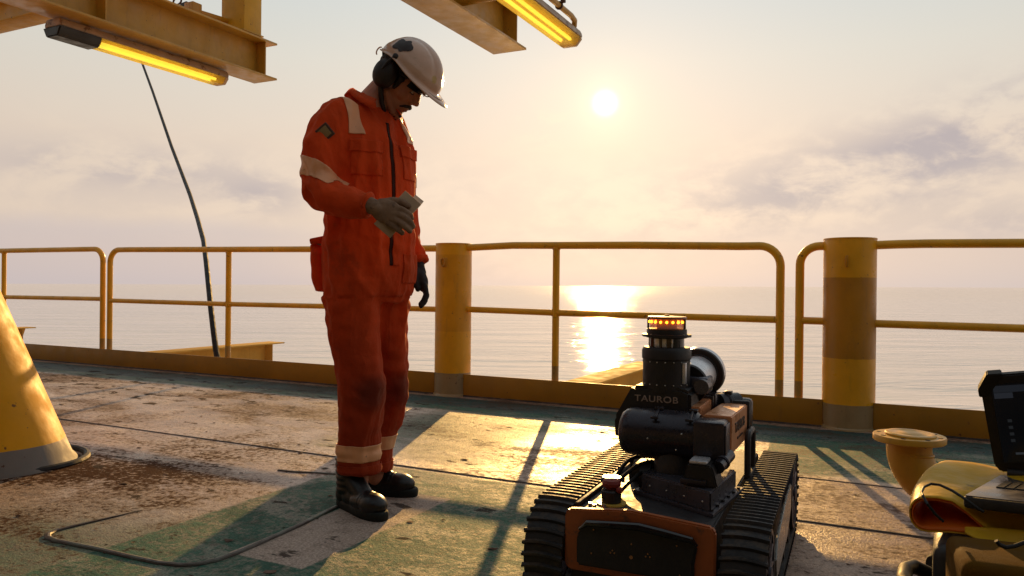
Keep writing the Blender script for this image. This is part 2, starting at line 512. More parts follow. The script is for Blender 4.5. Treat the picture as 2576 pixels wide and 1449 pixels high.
seam(-1.0, 4.0, 3.68, .004)
seam(-7.0, 2.0, .70, .005)
hp = [(848, 1276), (800, 1299), (760, 1320), (700, 1347), (640, 1374), (590, 1395), (545, 1411), (500, 1421), (455, 1424), (400, 1418), (330, 1403), (250, 1384), (180, 1370), (140, 1362), (120, 1354), (120, 1346), (140, 1336), (185, 1325), (240, 1312), (300, 1298), (360, 1284)]
hq = [SHIP.loc(PZ(x_, y_, 0)) for x_, y_ in hp]
bead('hatch_rim', [(q.x, q.y, .004) for q in hq], [.0105] * (len(hq) - 5) + [.0095, .008, .006, .004, .001], M_BEAD)
hq = [SHIP.loc(PZ(x_, y_, 0)) for x_, y_ in [(700, 1184), (740, 1188), (790, 1190), (850, 1194)]]
bead('hatch_rim', [(q.x, q.y, .003) for q in hq], .008, M_BEAD)
# loose flakes of paint and grit near the camera, each a scrap of its own size: one mass of litter
mb = MB()
rnd = random.Random(3)
for i in range(260):
    uu, vv = rnd.uniform(-5.5, 2.2), rnd.uniform(1.5, 4.9)
    s_ = rnd.choice([.004, .006, .008, .012, .02]) * rnd.uniform(.6, 1.4)
    n_ = rnd.randint(5, 8); a0 = rnd.random() * 6.28
    top = [mb.b.verts.new((uu + s_ * rnd.uniform(.5, 1.3) * math.cos(a0 + 6.28 * k / n_), vv + s_ * .7 * rnd.uniform(.5, 1.3) * math.sin(a0 + 6.28 * k / n_), rnd.uniform(.0015, .004))) for k in range(n_)]
    cc = mb.b.verts.new((uu, vv, rnd.uniform(.002, .007)))
    for k in range(n_): mb.b.faces.new([top[k], top[(k + 1) % n_], cc])
put_props(mb.build('grit', M_RUST, rot=(0, 0, -SHIP.a), smooth=False), 'dark rust flakes and grit scattered over the worn deck', 'grit', kind='stuff')

# ---- posts
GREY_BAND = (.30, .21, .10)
def post(x, ytop, half_px, label, band_y, zones, lug_x, lug_y, lug_out):
    p = onv(SHIP, x, 900, RAIL_V + .06)
    u0, v0 = p.x, RAIL_V + .06
    Yd = SHIP.w(u0, v0).y
    r_ = half_px / F_PX * Yd
    ztop = onv(SHIP, x, ytop, v0).z
    zf = lambda y_: onv(SHIP, x, y_, v0 - r_).z
    t = ship_thing('yellow_post', label, 'post', u0, v0, 0, 'round yellow posts in the railing')
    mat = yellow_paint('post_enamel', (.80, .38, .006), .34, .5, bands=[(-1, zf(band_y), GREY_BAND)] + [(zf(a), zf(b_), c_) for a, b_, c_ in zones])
    mb_ = MB()
    mb_.lathe([(r_ * 1.07, 0), (r_ * 1.06, .008), (r_ * 1.005, .016), (r_, .03), (r_, ztop - .03), (r_, ztop - .012), (r_ * .985, ztop - .012), (r_ * .985, ztop - .009), (r_ * 1.012, ztop - .009),
               (r_ * 1.012, ztop - .002), (r_ * .99, ztop), (0, ztop)], seg=64)
    mb_.build('shaft', mat, t)
    # pad eye
    q = onv(SHIP, lug_x, lug_y, v0 - r_)
    du = max(-r_ * .95, min(r_ * .95, q.x - u0)); ang_ = math.asin(du / r_)
    nrm = Vector((math.sin(ang_), -math.cos(ang_), 0)); tan = Vector((math.cos(ang_), math.sin(ang_), 0))
    base = nrm * (r_ - .004)
    mb_ = MB()
    M_ = Matrix.Translation(base + Vector((0, 0, q.z))) @ Matrix(((tan.x, nrm.x, 0, 0), (tan.y, nrm.y, 0, 0), (0, 0, 1, 0), (0, 0, 0, 1)))
    if lug_out:
        mb_.box((-.006, 0, -.035), (.006, .028, .035), .004, M_)
    else:
        mb_.box((.005, 0, -.035), (.032, .01, .035), .004, M_)
    ring = [M_ @ Vector((-.002 + .018 * math.cos(a_) * (0.25 if lug_out else 1), .012, .030 * math.sin(a_))) for a_ in [2 * math.pi * k / 20 for k in range(21)]]
    mb_.tube(ring, .006, 8, caps=False)
    mb_.build('pad_eye', M_YEL, t)
    return u0, r_
DULL = (.40, .21, .03)
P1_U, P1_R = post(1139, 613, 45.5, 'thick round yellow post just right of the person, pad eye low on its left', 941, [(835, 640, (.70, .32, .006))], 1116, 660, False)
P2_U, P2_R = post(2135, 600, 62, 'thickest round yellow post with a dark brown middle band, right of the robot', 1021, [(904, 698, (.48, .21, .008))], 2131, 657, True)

# ---- guard rails
PIPE = .0265
RV = RAIL_V + .045
def rp(x, y):
    q = onv(SHIP, x, y, RV); return (q.x, q.z)
M_RAIL = yellow_paint('rail_enamel', (.80, .40, .012), .36, 1.0, bands=[(-1, .27, (.42, .25, .06))])
def pipe(name, uz, parent, u0, r=PIPE, v=RV):
    mb_ = MB(); mb_.tube([(a - u0, v - RAIL_V, z) for a, z in uz], r, 14)
    return mb_.build(name, M_RAIL, parent)
def rounded(uz_line, end_u, z_low, side, rr=.13, n_=8):
    """top line points ending in a quarter bend at end_u then down to z_low; side=+1 bend at right end, -1 at left"""
    if side > 0:
        zt = uz_line[-1][1]
        return uz_line + [(end_u - rr + rr * math.sin(a_), zt - rr + rr * math.cos(a_)) for a_ in [math.pi / 2 * k / n_ for k in range(n_ + 1)]] + [(end_u, z_low)]
    zt = uz_line[0][1]
    return [(end_u, z_low)] + [(end_u + rr - rr * math.cos(a_), zt - rr + rr * math.sin(a_)) for a_ in [math.pi / 2 * k / n_ for k in range(n_ + 1)]] + uz_line
G = 'sections of yellow pipe guard rail'
# A: far left section
ua, _z = rp(258, 800)
t = ship_thing('guard_rail', 'yellow guard rail section at the far left, ending in a rounded corner', 'guard rail', ua, RAIL_V, 0, G)
za = rp(225, 632)[1]
pipe('top_rail', rounded([(ua - 8, za + .04), rp(0, 631)], ua, .16, 1), t, ua)
pipe('mid_rail', [(ua - 8, rp(0, 747)[1] + .04), rp(0, 747), (ua - PIPE * .6, rp(254, 752)[1])], t, ua, PIPE * .85)
for xx in (10,):
    u_ = rp(xx, 700)[0]; pipe('stanchion', [(u_, .16), (u_, rp(xx, 631)[1] - PIPE * .6)], t, ua, PIPE * .9)
for uu in (-9.95, -11.6):
    pipe('stanchion', [(uu, .16), (uu, za + .01)], t, ua, PIPE * .9)
# B
ub = rp(276, 800)[0]
t = ship_thing('guard_rail', 'long yellow guard rail section behind the person and the black hose', 'guard rail', ub, RAIL_V, 0, G)
pipe('top_rail', rounded([rp(330, 628), rp(820, 627), rp(1000, 625.5), (P1_U - P1_R + .01, rp(1096, 625)[1])], ub, .16, -1), t, ub)
pipe('mid_rail', [(ub + PIPE * .6, rp(280, 756)[1]), rp(570, 765), rp(815, 770.5), (P1_U - P1_R + .01, rp(1096, 778)[1])], t, ub, PIPE * .85)
for xx in (575,):
    u_ = rp(xx, 700)[0]; pipe('stanchion', [(u_, .16), (u_, rp(xx, 628)[1] - PIPE * .6)], t, ub, PIPE * .95)
# C
uc = rp(1962, 800)[0]
t = ship_thing('guard_rail', 'yellow guard rail section between the two round posts, in front of the sun glitter', 'guard rail', uc, RAIL_V, 0, G)
pipe('top_rail', rounded([(P1_U + P1_R - .01, rp(1188, 623)[1]), rp(1240, 620), rp(1290, 617.5), rp(1400, 617.5), rp(1600, 617), rp(1860, 619.5)], uc, .16, 1), t, uc)
pipe('mid_rail', [(P1_U + P1_R - .01, rp(1188, 778.5)[1]), rp(1400, 787), (uc - PIPE * .6, rp(1950, 804)[1])], t, uc, PIPE * .88)
u_ = rp(1399, 700)[0]; pipe('stanchion', [(u_, .16), (u_, rp(1399, 617)[1] - PIPE * .6)], t, uc, PIPE * .98)
# D
ud = rp(2011, 800)[0]
t = ship_thing('guard_rail', 'short rounded yellow guard rail stub joined to the thickest post', 'guard rail', ud, RAIL_V, 0, G)
pipe('top_rail', rounded([(P2_U - P2_R + .02, rp(2072, 619)[1])], ud, .16, -1, .115), t, ud)
pipe('mid_rail', [(ud + PIPE * .6, rp(2015, 806)[1]), (P2_U - P2_R + .02, rp(2072, 808)[1])], t, ud, PIPE * .88)
# E
ue = P2_U + P2_R
t = ship_thing('guard_rail', 'yellow guard rail section at the right edge above the laptop', 'guard rail', ue, RAIL_V, 0, G)
zt_ = rp(2570, 612)[1]
pipe('top_rail', [(ue - .02, rp(2196, 617)[1]), rp(2260, 614.5), rp(2330, 613), rp(2576, 612), (ue + 5, zt_)], t, ue)
pipe('mid_rail', [(ue - .02, rp(2196, 814)[1]), rp(2576, 826.5), (ue + 5, rp(2576, 826.5)[1] - .02)], t, ue, PIPE * .9)
for uu in (ue + 1.35, ue + 3.0):
    pipe('stanchion', [(uu, .16), (uu, zt_ - .01)], t, ue, PIPE * .95)

# weld collars where the pipes meet
def collar(parent_name_u, u_, z_, axis, r_, par):
    mb_ = MB()
    M_ = Vector((u_ - parent_name_u, RV - RAIL_V, z_))
    ring = []
    for k in range(19):
        a_ = 2 * math.pi * k / 18
        o_ = Vector((r_ * math.cos(a_), r_ * math.sin(a_), 0)) if axis == 'z' else Vector((0, r_ * math.cos(a_), r_ * math.sin(a_)))
        ring.append(M_ + o_)
    mb_.tube(ring, .0042, 6, False); mb_.build('weld_ring', M_RAIL, par)
for par in [o for o in COL.objects if o.name.startswith('guard_rail')]:
    fru = SHIP.loc(par.location).x
    st = [c for c in par.children if c.name.startswith('stanchion')]
    mids = [c for c in par.children if c.name.startswith('mid_rail')][0]
    mv = [v.co for v in mids.data.vertices]
    for c in st:
        us = sum(v.co.x for v in c.data.vertices) / len(c.data.vertices)
        zt = max(v.co.z for v in c.data.vertices)
        collar(0, us, zt - PIPE * .5, 'z', PIPE * .98, par)
        zm = min(mv, key=lambda q: abs(q.x - us))
        ms = sorted({round(q.x, 3) for q in mv}); 
        lo = max([m for m in ms if m <= us + .001], default=ms[0]); hi = min([m for m in ms if m >= us - .001], default=ms[-1])
        za = np.mean([q.z for q in mv if abs(q.x - lo) < .002]); zb_ = np.mean([q.z for q in mv if abs(q.x - hi) < .002])
        zz = za + (zb_ - za) * ((us - lo) / (hi - lo) if hi > lo else 0)
        for sgn in (-1, 1): collar(0, us + sgn * PIPE * .98, zz, 'x', PIPE * .88, par)

# ---- toe boards
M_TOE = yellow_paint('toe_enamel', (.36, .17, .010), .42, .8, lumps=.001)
def toe(u0, u1, label):
    t_ = ship_thing('toe_board', label, 'toe board', (u0 + u1) / 2, RAIL_V, 0, 'yellow toe boards along the deck edge')
    c_ = (u0 + u1) / 2
    mb_ = MB(); mb_.box((u0 - c_, 0, 0), (u1 - c_, .010, .168), .002)
    mb_.build('plate', M_TOE, t_)
    mb_ = MB()
    n_ = int((u1 - u0) / .05)
    mb_.tube([(u0 - c_ + (u1 - u0) * i / n_, -.001, .002 + .001 * math.sin(i * 1.7)) for i in range(n_ + 1)], .008, 8)
    mb_.build('weld_bead', M_SEAM, t_)
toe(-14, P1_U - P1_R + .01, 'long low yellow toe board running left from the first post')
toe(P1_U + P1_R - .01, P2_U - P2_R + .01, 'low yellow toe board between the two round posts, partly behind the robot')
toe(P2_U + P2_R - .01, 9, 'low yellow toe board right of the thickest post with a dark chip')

# ---- outboard cantilever beams below the deck edge
M_OUT = yellow_paint('outrigger_enamel', (.52, .30, .07), .75, .2)
[n_ for n_ in M_OUT.node_tree.nodes if n_.type == 'BSDF_PRINCIPLED'][0].inputs['Specular IOR Level'].default_value = .08
def outboard(u_right, v_end, label, w_=.30):
    t_ = ship_thing('outrigger_beam', label, 'steel beam', u_right - w_ / 2, RAIL_V + .18, -.5, 'pale yellow beams sticking out over the sea')
    L = v_end - RAIL_V - .18
    mb_ = MB(); mb_.box((-w_ / 2, 0, .482), (w_ / 2, L, .5), .003); mb_.build('top_flange', M_OUT, t_)
    mb_ = MB(); mb_.prism([(0, .482), (L - .1, .482), (L - .22, .12), (L - 1.4, -.25), (0, -.25)], 0, -.008, .008); mb_.build('web', M_OUT, t_)
    mb_ = MB(); mb_.prism([(0, -.265), (L - 1.4, -.265), (L - .22, .105), (L - .22, .12), (L - 1.41, -.25), (0, -.25)], 0, -w_ / 2, w_ / 2); mb_.build('bottom_flange', M_OUT, t_)
    mb_ = MB(); mb_.box((-w_ / 2 + .01, L - .235, .12), (-.008, L - .225, .482)); mb_.box((.008, L - .235, .12), (w_ / 2 - .01, L - .225, .482)); mb_.build('end_stiffener', M_OUT, t_)
outboard(-7.86, 8.45, 'pale yellow beam jutting over the sea beside the foot of the black hose')
outboard(-14.0, 8.67, 'small pale yellow beam end over the sea at the far left')
outboard(-2.33, 8.5, 'orange lit beam jutting over the sea behind the robot')

# ---- overhead beams
def hbeam(u_c, v_end, z0, h_, w_, label, v_start=-3.5, plate=True):
    t_ = ship_thing('overhead_beam', label, 'steel beam', u_c, v_end, z0, 'yellow steel beams overhead')
    L = v_end - v_start
    mb_ = MB(); mb_.box((-w_ / 2, -L, 0), (w_ / 2, 0, .018), .002); mb_.build('bottom_flange', M_YEL_BEAM, t_)
    mb_ = MB(); mb_.box((-w_ / 2, -L, h_ - .018), (w_ / 2, 0, h_), .002); mb_.build('top_flange', M_YEL_BEAM, t_)
    mb_ = MB(); mb_.box((-.006, -L, .018), (.006, -.13, h_ - .018)); mb_.build('web', M_YEL_BEAM, t_)
    if plate:
        mb_ = MB(); mb_.box((-w_ / 2 + .025, -.130, .018), (w_ / 2 - .025, -.118, h_ - .018)); mb_.build('end_plate', M_YEL_BEAM, t_)
        mb_ = MB()
        for k in range(1, 5):
            mb_ = MB()
            mb_.box((.006, -.13 - k * 1.6, .018), (w_ / 2 - .03, -.118 - k * 1.6, h_ - .018)); mb_.build('stiffener', M_YEL_BEAM, t_)
    # welds and drips along the web foot
    mb_ = MB()
    n_ = 60
    mb_.tube([(.012, -.14 - (L - .2) * i / n_, .022 + .002 * mnoise.noise(Vector((i * .9, u_c, 0)))) for i in range(n_ + 1)], .006, 6)
    mb_.build('weld_bead', M_RUST, t_)
    return t_
hbeam(-5.355, 5.47, 2.75, .345, .285, 'long yellow beam overhead at the upper left, above the near fluorescent lamp')
hbeam(-2.835, 5.60, 2.75, .345, .30, 'yellow beam overhead at top centre, its wide underside seen from below')
# column standing on the first beam
t = ship_thing('yellow_column', 'square yellow column rising from the end of the left overhead beam', 'column', -5.36, 5.17, 3.10)
mb = MB(); mb.box((-.14, -.105, 0), (.14, .105, 2.2), .006); mb.build('shaft', M_YEL_BOX, t)
mb = MB(); mb.box((-.15, -.12, 0), (.15, .125, .012), .002); mb.build('base_plate', M_YEL_BEAM, t)
mb = MB(); mb.cyl((-.62, -.16, .56), (.16, -.16, .56), .055, seg=20); mb.build('cross_pipe', M_YEL_BOX, t)
# cross beam to the left
t = ship_thing('cross_beam', 'yellow cross beam at the top left corner, joining the overhead beam', 'steel beam', -5.36, 3.55, 2.80)
mb = MB(); mb.box((-3.2, -.09, 0), (-.145, .09, .014), .002); mb.build('bottom_flange', M_YEL_BOX, t)
mb = MB(); mb.box((-3.2, -.005, .014), (-.145, .005, .19)); mb.build('web', M_YEL_BOX, t)
mb = MB(); mb.box((-3.2, -.09, .19), (-.145, .09, .204), .002); mb.build('top_flange', M_YEL_BOX, t)
# shackle and clamp by the column
t = ship_thing('beam_clamp', 'small yellow beam clamp with a black shackle hanging beside the column', 'clamp', -5.46, 4.72, 3.10)
mb = MB(); mb.box((-.06, -.05, .03), (.05, .05, .16), .008); mb.box((.0, -.03, -.0), (.03, .03, .05), .004); mb.build('body', M_YEL, t)
mb = MB(); mb.cyl((-.02, .03, .10), (.02, .36, .11), .03, seg=16); mb.build('arm', M_YEL, t)
mb = MB(); mb.prism([(-.13, .17), (-.05, .18), (-.05, .02), (-.075, -.0), (-.12, .07)], 1, -.035, .035, .006); mb.build('cover', M_BLACK, t)
mb = MB(); mb.tube([(-.20 + .05 * math.cos(a), 0, .21 + .03 * math.sin(a)) for a in [2 * math.pi * k / 16 for k in range(17)]], .008, 8, False); mb.build('shackle', M_RUST, t)
mb = MB(); mb.tube([(.02, -.04, .05), (.07, -.06, .04), (.11, -.05, .01)], .013, 8); mb.build('lever', M_RUST, t)

# ---- fluorescent lamps
def diffuser_material():
    m_, T, b = base_mat('lamp_diffuser')
    c = T.n('ShaderNodeTexCoord').outputs['Object']
    k = T.sstep(T.noise(c, 20.0, 5.0, .6), .3, .7, .75, 1.1)
    T.put(b.inputs['Base Color'], T.mix(1.0, (.85, .62, .08), T.comb(k, k, k), 'MULTIPLY'))
    b.inputs['Roughness'].default_value = .18
    tr = T.n('ShaderNodeBsdfTransparent'); tr.inputs[0].default_value = (1, .88, .35, 1)
    tl = T.n('ShaderNodeBsdfTranslucent'); tl.inputs[0].default_value = (.95, .75, .14, 1)
    m1 = T.n('ShaderNodeMixShader'); m1.inputs[0].default_value = .45
    T.t.links.new(b.outputs[0], m1.inputs[1]); T.t.links.new(tl.outputs[0], m1.inputs[2])
    m2 = T.n('ShaderNodeMixShader'); m2.inputs[0].default_value = .42
    T.t.links.new(m1.outputs[0], m2.inputs[1]); T.t.links.new(tr.outputs[0], m2.inputs[2])
    out = [n_ for n_ in T.t.nodes if n_.type == 'OUTPUT_MATERIAL'][0]
    T.t.links.new(m2.outputs[0], out.inputs[0])
    bump(T, b, T.noise(c, 60.0, 3.0), .0008)
    return m_
def tube_material():
    m_, T, b = base_mat('lit_tube')
    b.inputs['Base Color'].default_value = (.8, .75, .6, 1)
    b.inputs['Emission Color'].default_value = (1.0, .74, .16, 1)
    b.inputs['Emission Strength'].default_value = 1.05
    return m_
M_DIFF, M_TUBE = diffuser_material(), tube_material()
M_LAMPBODY = simple('lamp_housing', (.42, .30, .20), .45, 0, .15, dirt=(.12, .06, .03), dirt_amt=.3, dscale=12)
M_LCAP = simple('lamp_end_cap', (.60, .42, .26), .4, 0, .2)
def lamp(u_c, v_end, z_bot, label, L=1.55):
    t_ = ship_thing('fluorescent_lamp', label, 'lamp', u_c, v_end, z_bot, 'fluorescent lamps under the overhead beams')
    w1, w2 = .055, .095
    prof = [(-w1, 0), (w1, 0), (w2, .05), (w2, .058), (-w2, .058), (-w2, .05)]
    mb_ = MB(); mb_.prism(prof, 1, -L + .32, -.035, .004); mb_.build('diffuser', M_DIFF, t_)
    mb_ = MB(); mb_.prism([(-w2, .0585), (w2, .0585), (w2, .085), (w2 * .8, .12), (-w2 * .8, .12), (-w2, .085)], 1, -L, 0, .006); mb_.build('housing', M_LAMPBODY, t_)
    mb_ = MB(); mb_.prism([(-w1, .002), (w1, .002), (w2 * .99, .05), (w2 * .99, .0583), (-w2 * .99, .0583), (-w2 * .99, .05)], 1, -.034, 0, .004); mb_.build('end_cap', M_LCAP, t_)
    mb_ = MB(); mb_.prism([(-w1 - .01, -.012), (w1 + .01, -.012), (w2 + .004, .05), (w2 + .004, .0583), (-w2 - .004, .0583), (-w2 - .004, .05)], 1, -L - .01, -L + .32, .008); mb_.build('terminal_cover', M_BLACK, t_)
    for s_ in (-.035, .035):
        mb_ = MB(); mb_.cyl((s_, -L + .36, .034), (s_, -.10, .034), .013, seg=12); mb_.build('tube', M_TUBE, t_)
    for y_ in (-L + .25, -.35):
        mb_ = MB(); mb_.box((-.02, y_ - .02, .12), (.02, y_ + .02, .129), .001); mb_.build('bracket', M_YEL, t_)
    return t_
lamp(-5.455, 5.03, 2.62, 'lit yellow fluorescent lamp with a black end cover, upper left')
t = lamp(-2.183, 5.31, 2.62, 'lit yellow fluorescent lamp at the top centre, end on above the sun')
mb = MB(); mb.cyl((-.62, -.62, .23), (.02, -.62, .23), .035, seg=16); mb.cyl((0, -.62, .12), (0, -.62, .24), .018, seg=10); mb.build('support_pipe', M_YEL_BEAM, t)
mb = MB(); mb.tube([(.085, -2.2, .165), (.085, -.20, .165), (.08, -.12, .155), (.06, -.08, .125)], .020, 10); mb.build('conduit', M_YEL_BEAM, t)
mb = MB(); mb.tube([(.085 + .024 * math.cos(a), -.42, .165 + .024 * math.sin(a)) for a in [2 * math.pi * k / 12 for k in range(13)]], .007, 6, False); mb.box((.10, -.435, .18), (.13, -.405, .20), .003); mb.build('cable_tie', M_RUST, t)

# ---- hose going away over the side
mb = MB()
hs = [(548, 905, 7.45), (543, 880, 7.5), (538, 840, 7.6), (531, 780, 7.8), (525, 720, 8.1), (519, 660, 8.5), (512, 605, 9.2), (497, 550, 10.2), (478, 490, 11.4), (455, 430, 12.8), (432, 370, 14.2), (408, 300, 16), (384, 230, 18), (360, 165, 20), (330, 80, 23)]
pts_ = [PY(*h_) for h_ in hs]
o_ = pts_[0].copy()
hose = thing('black_hose', 'black hose rising from behind the toe board up past the left lamp', 'hose', o_)
mb.tube([p_ - o_ for p_ in pts_], .029, 10)
mb.build('hose_line', M_RUBBER, hose)

# ---- leaning strut at the left edge
SR = .345
ctr = Vector((-2.435, 3.55, 0))
lean = Vector((-math.sin(rad(25.5)), .02, math.cos(rad(25.5)))).normalized()
t = thing('leaning_strut', 'massive yellow tubular strut leaning left, standing on the deck at the left edge', 'strut', ctr)
a1 = lean.cross(Vector((0, 1, 0))).normalized(); a1 = -a1 if a1.x < 0 else a1
b1 = lean.cross(a1).normalized()
def strut_ring(mb_, hgt, r_, seg=72, cut=False):
    out = []
    for k in range(seg):
        a_ = 2 * math.pi * k / seg
        off = a1 * (r_ * math.cos(a_)) + b1 * (r_ * math.sin(a_))
        if cut:    # slide along the axis to the deck plane
            p_ = off + lean * (-off.z / lean.z) + lean * hgt / lean.z
        else: p_ = off + lean * hgt
        out.append(mb_.b.verts.new(p_))
    return out
mb = MB()
rg = [strut_ring(mb, 0.0, SR * 1.035, cut=True), strut_ring(mb, .012, SR * 1.03, cut=True), strut_ring(mb, .03, SR, cut=True)]
rg += [strut_ring(mb, .16 + .1 * k, SR, cut=k < 3) for k in range(4)] + [strut_ring(mb, h_, SR) for h_ in (1.0, 1.6, 2.4, 3.6)]
for A_, B_ in zip(rg, rg[1:]):
    for k in range(72): mb.b.faces.new([A_[k], A_[(k + 1) % 72], B_[(k + 1) % 72], B_[k]])
M_STRUT = yellow_paint('strut_enamel', (.66, .30, .001), .55, .15, bands=[(-1, .105, (.17, .15, .13))], lumps=.0012, scuff=False)
[n_ for n_ in M_STRUT.node_tree.nodes if n_.type == 'BSDF_PRINCIPLED'][0].inputs['Specular IOR Level'].default_value = .22
mb.build('shaft', M_STRUT, t)
mb = MB()
ringp = [Vector((.010 + (SR * 1.08 + .015) * math.cos(a_) * 1.04, .05 + (SR * .98) * math.sin(a_), .006)) for a_ in [2 * math.pi * k / 60 for k in range(61)]]
mb.tube(ringp, .016, 8, False)
mb.build('seal_ring', M_RUBBER, t)
# ================================================================== THE ROBOT
RB = Frame(.33, 1.96, 24)
M_RBLACK = simple('robot_black', (.034, .030, .040), .30, .4, .2, 14, bscale=220, bdist=.0004)
M_RMATT = simple('robot_matt_black', (.017, .015, .017), .52, .1, .25, 14, bscale=160, bdist=.0004)
M_GUN = simple('robot_slate_metal', (.085, .082, .105), .34, .55, .15, 10, bscale=240, bdist=.0003)
M_TREAD = simple('tread_rubber', (.020, .019, .021), .55, 0, .3, 30, dirt=(.07, .05, .035), dirt_amt=.5, dscale=14, bscale=120, bdist=.0006, spec=.4)
M_RORANGE = simple('robot_orange', (.33, .085, .022), .42, 0, .12, 9, dirt=(.12, .05, .03), dirt_amt=.2, dscale=20, bscale=300, bdist=.0002)
M_ALU = simple('brushed_aluminium', (.55, .52, .48), .32, .9, .1, 20, bscale=300, bdist=.0002)
M_SILVER = simple('silver_tube', (.62, .62, .66), .30, .5, .08, 10, bdist=.0002)
M_GLOSSB = simple('gloss_black', (.012, .008, .010), .12, 0, .2, 10, bdist=.0, coat=.3)
M_RED = simple('dark_red_button', (.20, .02, .015), .65, 0, .15)
M_YELD = simple('yellow_disc', (.60, .38, .06), .4, 0, .15)
M_LETTER = simple('pale_letters', (.36, .27, .23), .5, 0, .1)
M_DLETTER = simple('dark_letters', (.05, .028, .02), .5, 0, .1)
M_ANOD = simple('orange_anodised', (.62, .27, .12), .34, .15, .1, 10, bdist=.0002)
robot = thing('tracked_robot', 'black and orange tracked inspection robot with a beacon mast and folded arm', 'robot', RB.w(0, 0), -RB.a)

def text_mesh(name, body, size, mat, parent, M, extrude=.0008, squash=1.25):
    cu = bpy.data.curves.new(name, 'FONT'); cu.body = body; cu.size = size; cu.extrude = extrude
    cu.align_x = 'CENTER'; cu.align_y = 'CENTER'; cu.space_character = 1.08; cu.offset = size * .012
    tmp = bpy.data.objects.new(name, cu); COL.objects.link(tmp)
    dg = bpy.context.evaluated_depsgraph_get()
    me = bpy.data.meshes.new_from_object(tmp.evaluated_get(dg))
    bpy.data.objects.remove(tmp)
    me.transform(M @ Matrix.Diagonal((squash, 1, 1, 1)))
    me.materials.clear(); me.materials.append(mat)
    o = bpy.data.objects.new(name, me); COL.objects.link(o)
    if parent is not None: o.parent = parent
    return o

